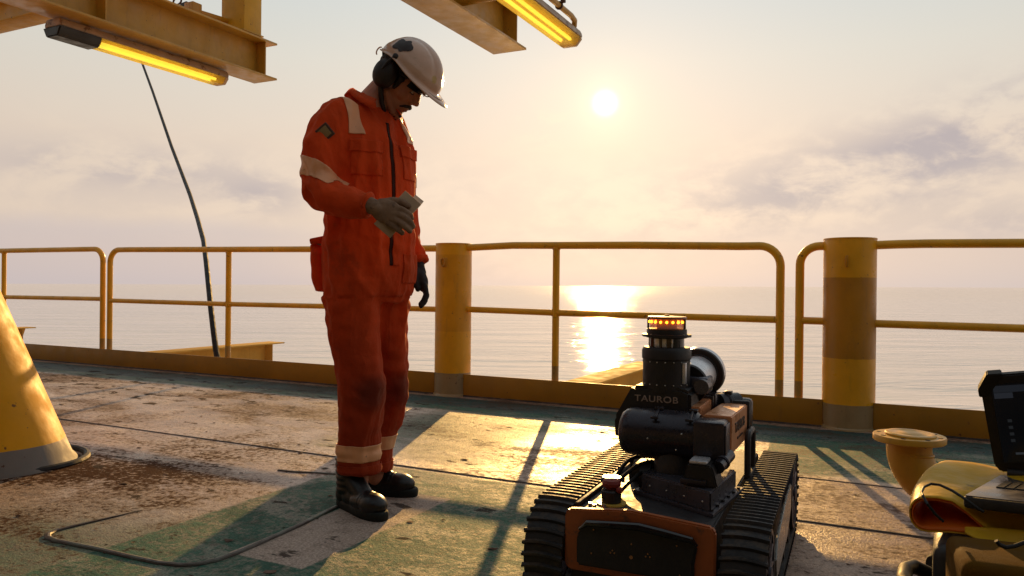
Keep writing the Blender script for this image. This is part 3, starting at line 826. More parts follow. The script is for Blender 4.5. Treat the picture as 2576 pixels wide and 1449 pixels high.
# ---- tracks
TW = .112
RAD_W, LEN = .128, .85
def track_path(dist):
    """point and outward normal on the belt centre line, starting at the top front, going back"""
    P = 2 * LEN + 2 * math.pi * RAD_W
    q = dist % P
    if q < LEN: return Vector((0, q, 2 * RAD_W)), Vector((0, 0, 1))
    q -= LEN
    if q < math.pi * RAD_W:
        a = q / RAD_W; n_ = Vector((0, math.sin(a), math.cos(a))); return Vector((0, LEN, RAD_W)) + n_ * RAD_W, n_
    q -= math.pi * RAD_W
    if q < LEN: return Vector((0, LEN - q, 0)), Vector((0, 0, -1))
    q -= LEN
    a = q / RAD_W; n_ = Vector((0, -math.sin(a), -math.cos(a))); return Vector((0, 0, RAD_W)) + n_ * RAD_W, n_
PER = 2 * LEN + 2 * math.pi * RAD_W
NL = 84
lug_me = None
def make_track(sc, side):
    global lug_me
    zoff = .012
    trk = thing('track', None, None); trk.parent = robot; trk.location = (sc, .06, zoff)
    mb_ = MB(); b = mb_.b
    n_ = 120; rows = []
    for i in range(n_):
        p_, nn_ = track_path(PER * i / n_)
        rows.append([b.verts.new(p_ + nn_ * o1 + Vector((x_, 0, 0))) for x_, o1 in ((-TW / 2 + .004, 0), (-TW / 2 + .004, -.010), (TW / 2 - .004, -.010), (TW / 2 - .004, 0))])
    for i in range(n_):
        A_, B_ = rows[i], rows[(i + 1) % n_]
        for k in range(4): b.faces.new([A_[k], A_[(k + 1) % 4], B_[(k + 1) % 4], B_[k]])
    mb_.build('belt', M_TREAD, trk, sharp=50)
    for i in range(NL):
        p_, nn_ = track_path(PER * (i + .5) / NL)
        t_ = nn_.cross(Vector((1, 0, 0)))
        if lug_me is None:
            m2 = MB()
            n2 = 6
            up_, lo_ = [], []
            for k in range(n2 + 1):
                xx = -TW / 2 + TW * k / n2
                yy = .010 * (1 - (2 * k / n2 - 1) ** 2) * .6
                up_.append((m2.b.verts.new((xx, yy - .0030, .0085)), m2.b.verts.new((xx, yy + .0030, .0085))))
                lo_.append((m2.b.verts.new((xx, yy - .007, -.001)), m2.b.verts.new((xx, yy + .007, -.001))))
            for k in range(n2):
                a_, c_ = up_[k], up_[k + 1]; d_, e2 = lo_[k], lo_[k + 1]
                for f_ in ([a_[0], c_[0], c_[1], a_[1]], [d_[0], e2[0], c_[0], a_[0]], [a_[1], c_[1], e2[1], d_[1]]):
                    m2.b.faces.new(f_)
            m2.b.faces.new([up_[0][0], up_[0][1], lo_[0][1], lo_[0][0]]); m2.b.faces.new([up_[n2][0], lo_[n2][0], lo_[n2][1], up_[n2][1]])
            o = m2.build('tread_lug', M_TREAD, trk, smooth=False); lug_me = o.data
        else:
            o = bpy.data.objects.new('tread_lug', lug_me); COL.objects.link(o); o.parent = trk
        M_ = Matrix(((1, 0, 0, p_.x), (0, t_.y, nn_.y, p_.y), (0, t_.z, nn_.z, p_.z), (0, 0, 0, 1)))
        o.matrix_local = M_
    # wheels with lightening holes
    for y_, nm in ((0, 'wheel'), (LEN, 'wheel')):
        mb_ = MB()
        xo = side * (TW / 2 - .006)
        outer, inner, hub = RAD_W - .012, RAD_W - .024, .024
        mb_.lathe([(inner, -.05), (outer, -.05), (outer, .0), (inner, .0), (inner, -.05)], (xo, y_, RAD_W), (side, 0, 0), 48)
        mb_.lathe([(0, -.02), (hub, -.02), (hub, .004), (hub * .6, .006), (0, .006)], (xo, y_, RAD_W), (side, 0, 0), 24)
        for k in range(6):
            a_ = 2 * math.pi * k / 6 + .3
            for da in (-.26, .26):
                p0 = Vector((xo - side * .006, y_ + hub * .8 * math.cos(a_), RAD_W + hub * .8 * math.sin(a_)))
                p1 = Vector((xo - side * .006, y_ + inner * 1.02 * math.cos(a_ + da), RAD_W + inner * 1.02 * math.sin(a_ + da)))
                mb_.tube([p0, p1], .0055, 6)
        rr_ = inner * .62
        mb_.tube([(xo - side * .006, y_ + rr_ * math.cos(a), RAD_W + rr_ * math.sin(a)) for a in [2 * math.pi * k / 30 for k in range(31)]], .0045, 6, False)
        mb_.build(nm, M_GUN, trk)
    for k in range(1, 5):
        mb_ = MB(); mb_.cyl((-TW * .4, LEN * k / 5, .034), (TW * .4, LEN * k / 5, .034), .023, seg=20); mb_.build('road_wheel', M_RMATT, trk)
    mb_ = MB(); mb_.box((-.02, .02, .075), (.02, LEN - .02, .16), .006); mb_.build('track_frame', M_RMATT, trk)
    # polished side plate
    mb_ = MB(); mb_.prism([(.17, .06), (.52, .075), (.66, .13), (.66, .205), (.50, .205), (.20, .165), (.155, .12)], 0, side * (TW / 2 - .012), side * (TW / 2 - .004), .002)
    mb_.build('side_plate', M_ALU, trk)
    return trk
make_track(-.238, -1)
make_track(.264, 1)

def rpart(name, mb_, mat, parent=robot, **k): return mb_.build(name, mat, parent, **k)
# ---- hull
mb = MB(); mb.prism([(-.03, .09), (-.03, .262), (.0, .268), (.92, .268), (.94, .25), (.94, .08), (.9, .06), (.05, .05)], 0, -.170, .190, .004); hull = rpart('hull', mb, M_RMATT)
mb = MB(); mb.prism([(-.182, .262), (-.172, .276), (-.01, .291), (.190, .276), (.200, .262), (.200, .135), (.188, .120), (-.170, .120), (-.182, .135)], 1, -.052, -.031, .004)
fas = rpart('front_panel', mb, M_RORANGE)
# recessed black front cover, with its hooded lip
mb = MB(); mb.prism([(-.146, .215), (-.120, .252), (.02, .262), (.150, .246), (.160, .228), (.152, .190), (.152, .138), (-.146, .138)], 1, -.064, -.051, .006); rpart('front_cover', mb, M_RMATT)
mb = MB(); mb.tube([(-.138, -.064, .232), (-.115, -.072, .252), (.02, -.076, .262), (.08, -.075, .255), (.148, -.072, .246), (.158, -.066, .232)], [.004, .008, .010, .010, .008, .004], 10); rpart('cover_hood', mb, M_GLOSSB)
M_PIN = simple('brass_screw', (.45, .22, .10), .4, .6)
for s_, z_ in ((-.012, .145), (-.06, .155), (-.055, .149), (-.065, .149), (.03, .160), (.025, .153), (.035, .153), (-.012, .178), (-.11, .20), (-.115, .14), (.10, .19), (.108, .12)):
    mb = MB(); mb.cyl((s_ + .01, -.066, z_ + .035), (s_ + .01, -.062, z_ + .035), .0045 if s_ == -.012 and z_ < .15 else .002, seg=10); rpart('screw', mb, M_PIN)
# deck of the hull: rail strips, emergency stop, connector
mb = MB(); mb.box((-.172, .0, .268), (-.160, .85, .280), .002); rpart('edge_rail', mb, M_RMATT)
for s_, t_ in ((-.14, .03), (-.125, .02), (-.10, .025), (-.135, .33), (-.135, .5)):
    mb = MB(); mb.cyl((s_, t_, .268), (s_, t_, .275), .005, seg=12); rpart('screw', mb, M_ALU)
mb = MB(); mb.lathe([(0, 0), (.040, 0), (.040, .004), (0, .004)], (-.094, .07, .268)); es = rpart('stop_plate', mb, M_YELD)
mb = MB(); mb.lathe([(.026, 0), (.027, .03), (.024, .034), (.024, .036), (.0, .036)], (-.094, .07, .272)); rpart('stop_housing', mb, M_RMATT)
mb = MB(); mb.lathe([(.016, 0), (.016, .006), (.024, .010), (.0255, .018), (.022, .025), (0, .027)], (-.094, .07, .306)); rpart('stop_button', mb, M_RED)
for a_ in (2.4, -.5):
    mb = MB(); mb.sphere((-.094 + .03 * math.cos(a_), .07 + .03 * math.sin(a_), .31), (.010, .010, .009), 12); rpart('stop_guard', mb, M_RED)
mb = MB(); mb.lathe([(.024, 0), (.024, .035), (.029, .036), (.030, .045), (.026, .048), (0, .048)], (-.122, .165, .268)); rpart('filler_cap', mb, M_GUN)
# cable loops and linkage at the left of the platform
for pts2, r2 in (([(-.13, .24, .30), (-.11, .30, .335), (-.06, .33, .35), (-.02, .33, .33), (-.02, .30, .29)], .006),
                 ([(-.11, .20, .30), (-.07, .24, .335), (-.03, .27, .345), (.0, .28, .32), (.0, .27, .28)], .0055),
                 ([(-.12, .36, .27), (-.12, .40, .33), (-.06, .42, .36), (.02, .40, .37)], .006),
                 ([(-.10, .15, .27), (-.075, .17, .30), (-.055, .22, .32), (-.05, .30, .30)], .005)):
    mb = MB(); 
    pp = [Vector(p_) for p_ in pts2]; sm = []
    for i in range(len(pp) - 1):
        p0, p1, p2, p3 = pp[max(i - 1, 0)], pp[i], pp[i + 1], pp[min(i + 2, len(pp) - 1)]
        for k in range(6):
            u_ = k / 6; sm.append(.5 * ((2 * p1) + (p2 - p0) * u_ + (2 * p0 - 5 * p1 + 4 * p2 - p3) * u_ * u_ + (3 * p1 - p0 - 3 * p2 + p3) * u_ ** 3))
    sm.append(pp[-1]); mb.tube(sm, r2, 8); rpart('cable', mb, M_RUBBER)
mb = MB(); mb.cyl((-.06, .27, .30), (-.03, .27, .30), .045, seg=24); mb.box((-.06, .25, .268), (-.03, .29, .30), .003); rpart('pulley', mb, M_RMATT)
mb = MB(); mb.box((-.11, .33, .268), (-.04, .44, .315), .006); rpart('valve_block', mb, M_RMATT)
mb = MB(); mb.box((-.06, .44, .268), (.05, .52, .36), .008); rpart('rear_box', mb, M_RMATT)
for k in range(4):
    mb = MB(); mb.cyl((-.10 + k * .014, .47, .31), (-.096 + k * .014, .47, .37), .004, seg=8); rpart('terminal', mb, M_ALU)
# ---- slate platform
flo = [(-.068, .195), (.176, .052), (.214, .36), (-.03, .39)]
top = [(-.040, .19), (.174, .066), (.199, .345), (-.012, .36)]
mb = MB(); mb.prism(flo, 2, .268, .279, .002); plat = rpart('platform_flange', mb, M_GUN)
mb = MB(); mb.prism([(-.044, .19), (.168, .066), (.192, .35), (-.016, .365)], 2, .277, .329, .004); rpart('platform', mb, M_GUN)
for k in range(6):
    f_ = (k + .5) / 6; s_ = .176 + .038 * f_ - .010; t_ = .052 + .308 * f_
    mb = MB(); mb.cyl((s_, t_, .279), (s_, t_, .284), .0048, seg=8); rpart('bolt', mb, M_RMATT)
for k in range(4):
    f_ = (k + .5) / 4; s_ = -.040 + .214 * f_; t_ = .19 - .124 * f_
    mb = MB(); mb.sphere((s_ - .002, t_ - .001, .300), .003, 8); rpart('bolt', mb, M_ALU)
# connector block with a silver lid
mb = MB(); mb.prism([(.085, .329), (.178, .329), (.176, .336), (.168, .372), (.160, .386), (.10, .386), (.094, .372), (.088, .336)], 1, .11, .20, .004); cb = rpart('connector_block', mb, M_RMATT)
mb = MB(); mb.box((.103, .112, .3865), (.150, .175, .396), .004); rpart('connector_lid', mb, M_SILVER)
mb = MB(); mb.box((.082, .100, .334), (.150, .111, .348), .002); rpart('connector_slot', mb, M_RBLACK)
mb = MB(); mb.cyl((.172, .15, .375), (.186, .25, .39), .017, seg=16); mb.lathe([(.018, 0), (.021, .004), (.021, .012), (.018, .016)], (.176, .18, .381), (.014, .1, .015), 20); rpart('cable_gland', mb, M_RBLACK)
# ---- turret column
mb = MB(); mb.lathe([(.062, 0), (.060, .03), (.05, .05), (.05, .12)], (.035, .27, .329), seg=32); rpart('turret', mb, M_RMATT)
# ---- front drive: fat horizontal cylinder with clamps
AX = Vector((0, .268, .430))
mb = MB(); mb.lathe([(0, 0), (.042, .0), (.056, .006), (.065, .018), (.068, .035), (.068, .218), (.061, .226), (.0, .226)], (-.122, AX.y, AX.z), (1, 0, 0), 48); drv = rpart('drive_motor', mb, M_RBLACK)
for s_ in (-.012, .085):
    mb = MB()
    mb.tube([(s_, AX.y +   .0705 * math.sin(a), AX.z + .0705 * math.cos(a)) for a in [rad(-48 + 6 * k) for k in range(10)]], .0035, 6)
    mb.box((s_ - .012, AX.y - .010, AX.z + .068), (s_ + .012, AX.y + .010, AX.z + .076), .002)
    mb.box((s_ - .012, AX.y - .065, AX.z + .050), (s_ + .010, AX.y - .055, AX.z + .057), .002)
    rpart('clamp', mb, M_RBLACK)
for s_, z_ in ((-.03, .425), (.05, .40), (.065, .445)):
    mb = MB(); mb.sphere((s_, AX.y - .0665, z_), .003, 8); rpart('screw', mb, M_ALU)
mb = MB(); mb.prism([(-.07, .36), (.07, .36), (.07, .40), (.05, .45), (-.02, .45), (-.07, .42)], 1, .235, .36, .008); rpart('arm_base', mb, M_RMATT)
# gearbox at the right end
mb = MB(); mb.box((.098, .180, .368), (.184, .262, .488), .009); rpart('gear_box', mb, M_RBLACK)
mb = MB(); mb.box((.1835, .186, .376), (.187, .258, .480), .002); rpart('end_plate', mb, M_GUN)
# long orange arm
mb = MB(); mb.prism([(.262, .386), (.262, .494), (.60, .482), (.60, .374)], 0, .112, .190, .003); arm = rpart('lower_arm', mb, M_ANOD)
text_mesh('lettering', 'TAUROB', .040, M_DLETTER, robot, Matrix.Translation((.1912, .43, .446)) @ Matrix.Rotation(rad(-2), 4, 'X') @ Matrix(((0, 0, 1, 0), (1, 0, 0, 0), (0, 1, 0, 0), (0, 0, 0, 1))))
text_mesh('lettering', 'Inspection Robotics', .011, M_DLETTER, robot, Matrix.Translation((.1912, .43, .414)) @ Matrix.Rotation(rad(-2), 4, 'X') @ Matrix(((0, 0, 1, 0), (1, 0, 0, 0), (0, 1, 0, 0), (0, 0, 0, 1))))
mb = MB(); mb.box((.104, .60, .366), (.198, .622, .492), .006); mb.box((.108, .622, .372), (.194, .632, .486), .004); rpart('arm_collar', mb, M_RMATT)
mb = MB(); mb.box((.104, .632, .364), (.200, .675, .494), .012); rpart('arm_cap', mb, M_RBLACK)
# second orange arm
mb = MB(); mb.prism([(.33, .425), (.33, .503), (.52, .503), (.52, .425)], 0, .010, .092, .003); rpart('upper_arm', mb, M_ANOD)
mb = MB(); mb.box((.004, .52, .418), (.098, .532, .512), .004); mb.box((.008, .532, .422), (.094, .540, .508), .003); mb.box((.002, .540, .412), (.104, .60, .520), .012); rpart('arm_cap', mb, M_RBLACK)
mb = MB(); mb.cyl((.100, .60, .478), (.150, .66, .478), .032, seg=24); rpart('elbow_motor', mb, M_RBLACK)
mb = MB(); mb.lathe([(.033, 0), (.036, .004), (.036, .014), (.033, .018)], (.115, .618, .478), (.05, .06, 0), 24); mb.box((.118, .610, .508), (.140, .640, .518), .002); rpart('clamp', mb, M_RBLACK)
# carrying handle
mb = MB()
def bar(pts3, w_=.010):
    mb.tube(pts3, w_, 8)
bar([(.205, .50, .27), (.205, .50, .385), (.205, .505, .397), (.205, .517, .405), (.205, .60, .405), (.205, .614, .397), (.205, .620, .385), (.205, .620, .27)])
mb.box((.195, .49, .27), (.215, .63, .285), .003)
rpart('handle', mb, M_RMATT)
# ---- sensor mast
MS, MT = -.020, .385
mb = MB(); mb.prism([(-.160, .39), (-.163, .455), (-.108, .556), (.040, .556), (.066, .545), (.068, .42)], 1, .318, .452, .010); shr = rpart('mast_shroud', mb, M_RMATT)
text_mesh('lettering', 'TAUROB', .026, M_LETTER, robot, Matrix.Translation((-.034, .3165, .519)) @ Matrix.Rotation(rad(90), 4, 'X'), squash=1.2)
mb = MB(); mb.lathe([(.070, -.01), (.070, .085), (.073, .088), (.0735, .112), (.068, .122), (.0, .122)], (MS, MT, .548), seg=48); rpart('sensor_housing', mb, M_RMATT)
mb = MB(); mb.box((MS + .056, MT - .042, .565), (MS + .066, MT - .018, .628), .002, ); rpart('side_window', mb, M_SILVER)
for k in range(8):
    a_ = rad(200 + 20 * k)
    for z_ in (.561, .628):
        mb = MB(); mb.sphere((MS + .0705 * math.cos(a_), MT + .0705 * math.sin(a_), z_), .0022, 6); rpart('screw', mb, M_ALU)
mb = MB(); mb.lathe([(.052, 0), (.052, .030), (.0, .030)], (MS, MT, .669), seg=40); rpart('lidar_core', mb, M_GLOSSB)
for a_, w_ in ((rad(250), .016), (rad(200), .004), (rad(275), .012), (rad(300), .005)):
    c_, s_ = math.cos(a_), math.sin(a_)
    M_ = Matrix.Translation((MS + .0525 * c_, MT + .0525 * s_, .684)) @ Matrix.Rotation(a_ + math.pi / 2, 4, 'Z')
    mb = MB(); mb.box((-w_ / 2, -.0015, -.013), (w_ / 2, .0015, .013), .0005, M_); rpart('lidar_window', mb, M_SILVER)
mb = MB(); mb.lathe([(.052, 0), (.060, .002), (.060, .004), (.073, .005), (.073, .0125), (.060, .0135), (.0595, .028), (.055, .030), (.0, .030)], (MS, MT, .696), seg=48); rpart('mast_flange', mb, M_RMATT)
for a_ in (rad(150), rad(330), rad(240), rad(60)):
    mb = MB(); mb.cyl((MS + .067 * math.cos(a_), MT + .067 * math.sin(a_), .70), (MS + .067 * math.cos(a_), MT + .067 * math.sin(a_), .7105), .003, seg=8); rpart('screw', mb, M_ALU)
mlens, Tl, bl_ = base_mat('beacon_lens')
bl_.inputs['Base Color'].default_value = (.75, .45, .38, 1); bl_.inputs['Roughness'].default_value = .15
trn = Tl.n('ShaderNodeBsdfTransparent'); trn.inputs[0].default_value = (.95, .7, .6, 1)
mxs = Tl.n('ShaderNodeMixShader'); mxs.inputs[0].default_value = .45
Tl.t.links.new(bl_.outputs[0], mxs.inputs[1]); Tl.t.links.new(trn.outputs[0], mxs.inputs[2])
Tl.t.links.new(mxs.outputs[0], [n_ for n_ in Tl.t.nodes if n_.type == 'OUTPUT_MATERIAL'][0].inputs[0])
mb = MB(); mb.lathe([(.051, 0), (.051, .028)], (MS, MT, .7265), seg=48); bcn = rpart('beacon_lens', mb, mlens)
mb = MB(); mb.lathe([(.030, 0), (.030, .028)], (MS, MT, .7265), seg=24); rpart('beacon_core', mb, simple('beacon_core', (.30, .16, .13), .5))
mled, Te, be_ = base_mat('amber_led')
be_.inputs['Base Color'].default_value = (1, .4, .05, 1); be_.inputs['Emission Color'].default_value = (1, .26, .01, 1); be_.inputs['Emission Strength'].default_value = 5.0
for k in range(18):
    a_ = rad(2 + 20 * k)
    mb = MB(); mb.sphere((MS + .0525 * math.cos(a_), MT + .0525 * math.sin(a_), .7455), .0036, 10); rpart('led', mb, mled)
for a_ in (rad(188), rad(352), rad(90)):
    mb = MB(); mb.box((-.004, -.003, .7255), (.004, .003, .756), .001, Matrix.Translation((MS + .0555 * math.cos(a_), MT + .0555 * math.sin(a_), 0)) @ Matrix.Rotation(a_ + math.pi / 2, 4, 'Z')); rpart('beacon_guard', mb, M_RMATT)
mb = MB(); mb.lathe([(.0, 0), (.058, 0), (.059, .003), (.057, .007), (.02, .009), (0, .009)], (MS, MT, .7545), seg=48); mb.box((MS - .007, MT - .007, .763), (MS + .007, MT + .007, .768), .001); rpart('beacon_cap', mb, M_RORANGE)
# ---- thermal camera barrel
q0 = onv(RB, 1728, 968, .44); q1 = onv(RB, 1761, 935, .60)
axis_ = (q1 - q0).normalized(); Lb = (q1 - q0).length
mb = MB(); mb.lathe([(0, 0), (.030, 0), (.032, .004), (.060, .004), (.062, .010), (.062, .016), (.056, .018)], q0, axis_, 48); cam_p = rpart('barrel_front', mb, M_RMATT)
mb = MB(); mb.lathe([(.060, .016), (.060, Lb - .03)], q0, axis_, 48); rpart('camera_barrel', mb, M_SILVER)
mb = MB(); mb.lathe([(.056, Lb - .032), (.064, Lb - .032), (.064, Lb - .022), (.078, Lb - .020), (.080, Lb - .012)], q0, axis_, 48); rpart('barrel_ring', mb, M_RMATT)
mb = MB(); mb.lathe([(.080, Lb - .012), (.081, Lb + .006), (.078, Lb + .010), (0, Lb + .010)], q0, axis_, 48); rpart('barrel_cap', mb, M_SILVER)
mb = MB(); mb.box((.03, .41, .53), (.10, .50, .58), .008); mb.cyl((.085, .38, .555), (.085, .44, .555), .022, seg=20); rpart('camera_bracket', mb, M_GUN)
# ================================================================== THE PERSON
MY = 2.95
def MP(px, py, dy=0.0): return PY(px, py, MY + dy)
FEET = Vector((-.55, 2.93, 0))
person = thing('person', 'person in orange coverall, white helmet and ear defenders, looking down at a card', 'person', FEET)
def rel(p): return Vector(p) - FEET

def ring_frame(c, t, a_hint, ra, rb):
    """c centre, t tangent, a_hint direction of first half axis"""
    t = t.normalized(); a_ = (a_hint - t * a_hint.dot(t)).normalized(); b_ = t.cross(a_).normalized()
    return c, a_, b_, ra, rb
def loft(bm_, rings, seg=28, power=2.2):
    R_ = []
    for c, a_, b_, ra, rb in rings:
        vs_ = []
        for k in range(seg):
            th = 2 * math.pi * k / seg
            cx, sx = math.cos(th), math.sin(th)
            cx = math.copysign(abs(cx) ** (2 / power), cx); sx = math.copysign(abs(sx) ** (2 / power), sx)
            vs_.append(bm_.verts.new(c + a_ * (ra * cx) + b_ * (rb * sx)))
        R_.append(vs_)
    for A_, B_ in zip(R_, R_[1:]):
        for k in range(seg):
            j = (k + 1) % seg; bm_.faces.new([A_[k], A_[j], B_[j], B_[k]])
    bm_.faces.new(R_[0][::-1]); bm_.faces.new(R_[-1])
def limb(bm_, pts, hint, seg=24, ball=True, power=2.0):
    """pts: (point, ra, rb). Lofted sleeve with a rounded start and end"""
    P_ = [Vector(p[0]) for p in pts]; rings = []
    n_ = len(P_)
    for i in range(n_):
        t = P_[min(i + 1, n_ - 1)] - P_[max(i - 1, 0)]
        rings.append(ring_frame(P_[i], t, hint, pts[i][1], pts[i][2]))
    loft(bm_, rings, seg, power)
    if ball:
        for i in (0,):
            r = bmesh.ops.create_uvsphere(bm_, u_segments=seg, v_segments=12, radius=1.0)
            rr = (pts[i][1] + pts[i][2]) / 2
            bmesh.ops.transform(bm_, matrix=Matrix.Translation(P_[i]) @ Matrix.Scale(rr * .98, 4), verts=r['verts'])
def ell(bm_, c, r, M=None, seg=20):
    q = bmesh.ops.create_uvsphere(bm_, u_segments=seg, v_segments=seg // 2 + 2, radius=1.0)
    bmesh.ops.transform(bm_, matrix=Matrix.Translation(c) @ (M if M is not None else Matrix.Identity(4)) @ Matrix.Diagonal((*r, 1)), verts=q['verts'])
def capsule(bm_, p0, p1, r0, r1, seg=14):
    p0, p1 = Vector(p0), Vector(p1)
    d_ = p1 - p0
    if d_.length > 1e-5:
        r = bmesh.ops.create_cone(bm_, cap_ends=True, segments=seg, radius1=r0, radius2=r1, depth=d_.length)
        bmesh.ops.transform(bm_, matrix=Matrix.Translation((p0 + p1) / 2) @ d_.to_track_quat('Z', 'Y').to_matrix().to_4x4(), verts=r['verts'])
    ell(bm_, p0, (r0,) * 3, seg=seg); ell(bm_, p1, (r1,) * 3, seg=seg)
def fuse(bm_, voxel, smooth=4, fac=.5):
    """union of overlapping closed shapes -> one continuous mesh"""
    bmesh.ops.recalc_face_normals(bm_, faces=bm_.faces)
    me = bpy.data.meshes.new('tmp'); bm_.to_mesh(me); bm_.free()
    o = bpy.data.objects.new('tmp', me); COL.objects.link(o)
    rm = o.modifiers.new('r', 'REMESH'); rm.mode = 'VOXEL'; rm.voxel_size = voxel
    sm = o.modifiers.new('s', 'SMOOTH'); sm.factor = fac; sm.iterations = smooth
    dg = bpy.context.evaluated_depsgraph_get()
    out = bpy.data.meshes.new_from_object(o.evaluated_get(dg))
    bpy.data.objects.remove(o); bpy.data.meshes.remove(me)
    return out
def mesh_obj(name, me, mat, parent):
    me.name = name
    me.materials.clear(); me.materials.append(mat)
    me.polygons.foreach_set('use_smooth', [True] * len(me.polygons))
    o = bpy.data.objects.new(name, me); COL.objects.link(o); o.parent = parent
    return o
def displace(me, fn):
    n_ = len(me.vertices)
    co = np.empty(n_ * 3); me.vertices.foreach_get('co', co); co = co.reshape(-1, 3)
    no = np.empty(n_ * 3); me.vertices.foreach_get('normal', no); no = no.reshape(-1, 3)
    dd = np.array([fn(Vector(c_), Vector(k_)) for c_, k_ in zip(co, no)])
    co = co + no * dd[:, None]
    me.vertices.foreach_set('co', co.ravel()); me.update()

# ---- joints (local to the feet)
FY = rad(40)
FWD = Vector((math.cos(FY), -math.sin(FY), 0)); RGT = Vector((-math.sin(FY), -math.cos(FY), 0)); UP = Vector((0, 0, 1))
def J(px, py, dy): return rel(MP(px, py, dy))
def torso_ring(px, py, dy, hd, hw, tilt=0.0):
    t = (UP + FWD * tilt).normalized()
    return ring_frame(J(px, py, dy), t, FWD, hd, hw)

bm = bmesh.new()
loft(bm, [torso_ring(928, 765, .02, .115, .170), torso_ring(930, 730, .02, .138, .186), torso_ring(931, 680, .01, .148, .190), torso_ring(930, 620, .0, .142, .184),
          torso_ring(931, 560, .0, .140, .180), torso_ring(932, 500, .0, .143, .184), torso_ring(932, 430, .0, .143, .190), torso_ring(928, 370, .0, .135, .196),
          torso_ring(922, 325, .0, .118, .190), torso_ring(917, 290, .0, .098, .165), torso_ring(914, 264, .0, .075, .118), torso_ring(914, 246, .0, .058, .07)], 40, 2.3)
# collar stand
loft(bm, [torso_ring(916, 275, .0, .085, .095), torso_ring(926, 255, .0, .078, .080, .25), torso_ring(934, 238, .0, .076, .076, .3)], 32, 2.0)
# legs
limb(bm, [(J(893, 700, -.06), .125, .115), (J(889, 760, -.06), .112, .112), (J(893, 850, -.06), .101, .105), (J(903, 940, -.06), .094, .098), (J(907, 985, -.06), .096, .098), (J(907, 1040, -.05), .091, .094),
          (J(905, 1110, -.04), .084, .088), (J(904, 1160, -.03), .081, .085), (J(903, 1186, -.03), .0795, .083)], FWD, 32)
limb(bm, [(J(966, 700, .10), .118, .110), (J(970, 770, .11), .104, .104), (J(975, 850, .12), .094, .094), (J(978, 920, .14), .088, .088), (J(981, 975, .15), .086, .084), (J(972, 1040, .16), .080, .078),
          (J(955, 1100, .16), .074, .074), (J(947, 1155, .15), .070, .072), (J(944, 1180, .15), .069, .070)], FWD, 32)
# sleeves
limb(bm, [(J(862, 300, -.10), .088, .085), (J(840, 325, -.12), .092, .088), (J(818, 380, -.15), .088, .084), (J(806, 440, -.17), .079, .078), (J(806, 476, -.19), .076, .076), (J(832, 497, -.21), .078, .074),
          (J(872, 508, -.24), .068, .066), (J(905, 516, -.26), .060, .056), (J(933, 520, -.275), .052, .050)], UP, 30)
limb(bm, [(J(978, 315, .12), .075, .075), (J(992, 350, .15), .072, .072), (J(1005, 430, .18), .066, .064), (J(1014, 500, .19), .060, .058), (J(1028, 570, .18), .055, .054), (J(1042, 630, .16), .047, .047), (J(1052, 664, .14), .041, .043)], FWD, 28)
cov = fuse(bm, .0075, 5)
SEAT = J(928, 745, 0)
EL = J(806, 478, -.19); SH = J(850, 310, -.1)
KN1, KN2 = J(905, 985, -.06), J(980, 975, .15)
CH = J(930, 430, 0)
def folds(p, n):
    """wrinkles of a loose cotton coverall: long drapes, bunching at elbow, hips, knees and hems"""
    z = p.z
    N = mnoise.noise
    d_ = 0.0
    a_ = p.dot(RGT); b_ = p.dot(FWD)
    warp = N(p * 3.1) * .8
    if z > .80:       # torso: vertical drapes hanging from the chest
        ridg = 1 - abs(N(Vector((a_ * 11 + warp, b_ * 11 - warp, z * 2.2)))) * 2
        d_ += .014 * (max(ridg, -.2) ** 1 - .45) + .003 * (1 - abs(N(Vector((a_ * 20 - warp, b_ * 20, z * 5 + 9)))) * 3)
        w_ = math.exp(-((z - 1.02) / .07) ** 2)
        d_ += .011 * w_ * N(Vector((a_ * 7, b_ * 7, z * 26 + warp * 2)))
    else:
        ridg = 1 - abs(N(Vector((a_ * 9 + warp, b_ * 9 - warp, z * 1.6 + 5)))) * 2
        d_ += .014 * (ridg - .45) + .004 * N(Vector((a_ * 26, b_ * 26, z * 4)))
        for k_ in (KN1, KN2):
            w_ = math.exp(-((p - k_).length / .16) ** 2)
            d_ += .012 * w_ * N(Vector((a_ * 9, b_ * 9, z * 24 + b_ * 10)))
        hem = math.exp(-((z - .22) / .07) ** 2)
        d_ += .010 * hem * N(Vector((a_ * 8, b_ * 8, z * 34)))
        cr_ = math.exp(-((z - .78) / .09) ** 2)
        d_ += .013 * cr_ * N(Vector((a_ * 10 + z * 16, b_ * 10 - z * 16, z * 6)))
    w_ = math.exp(-((p - EL).length / .13) ** 2)
    r_ = 1 - abs(N(Vector((p.x * 9 + 3, p.y * 7, p.z * 12 + p.x * 22)))) * 2
    d_ += .019 * w_ * (r_ - .5)
    d_ += .0025 * N(p * 26)
    return d_ - .0095
displace(cov, folds)
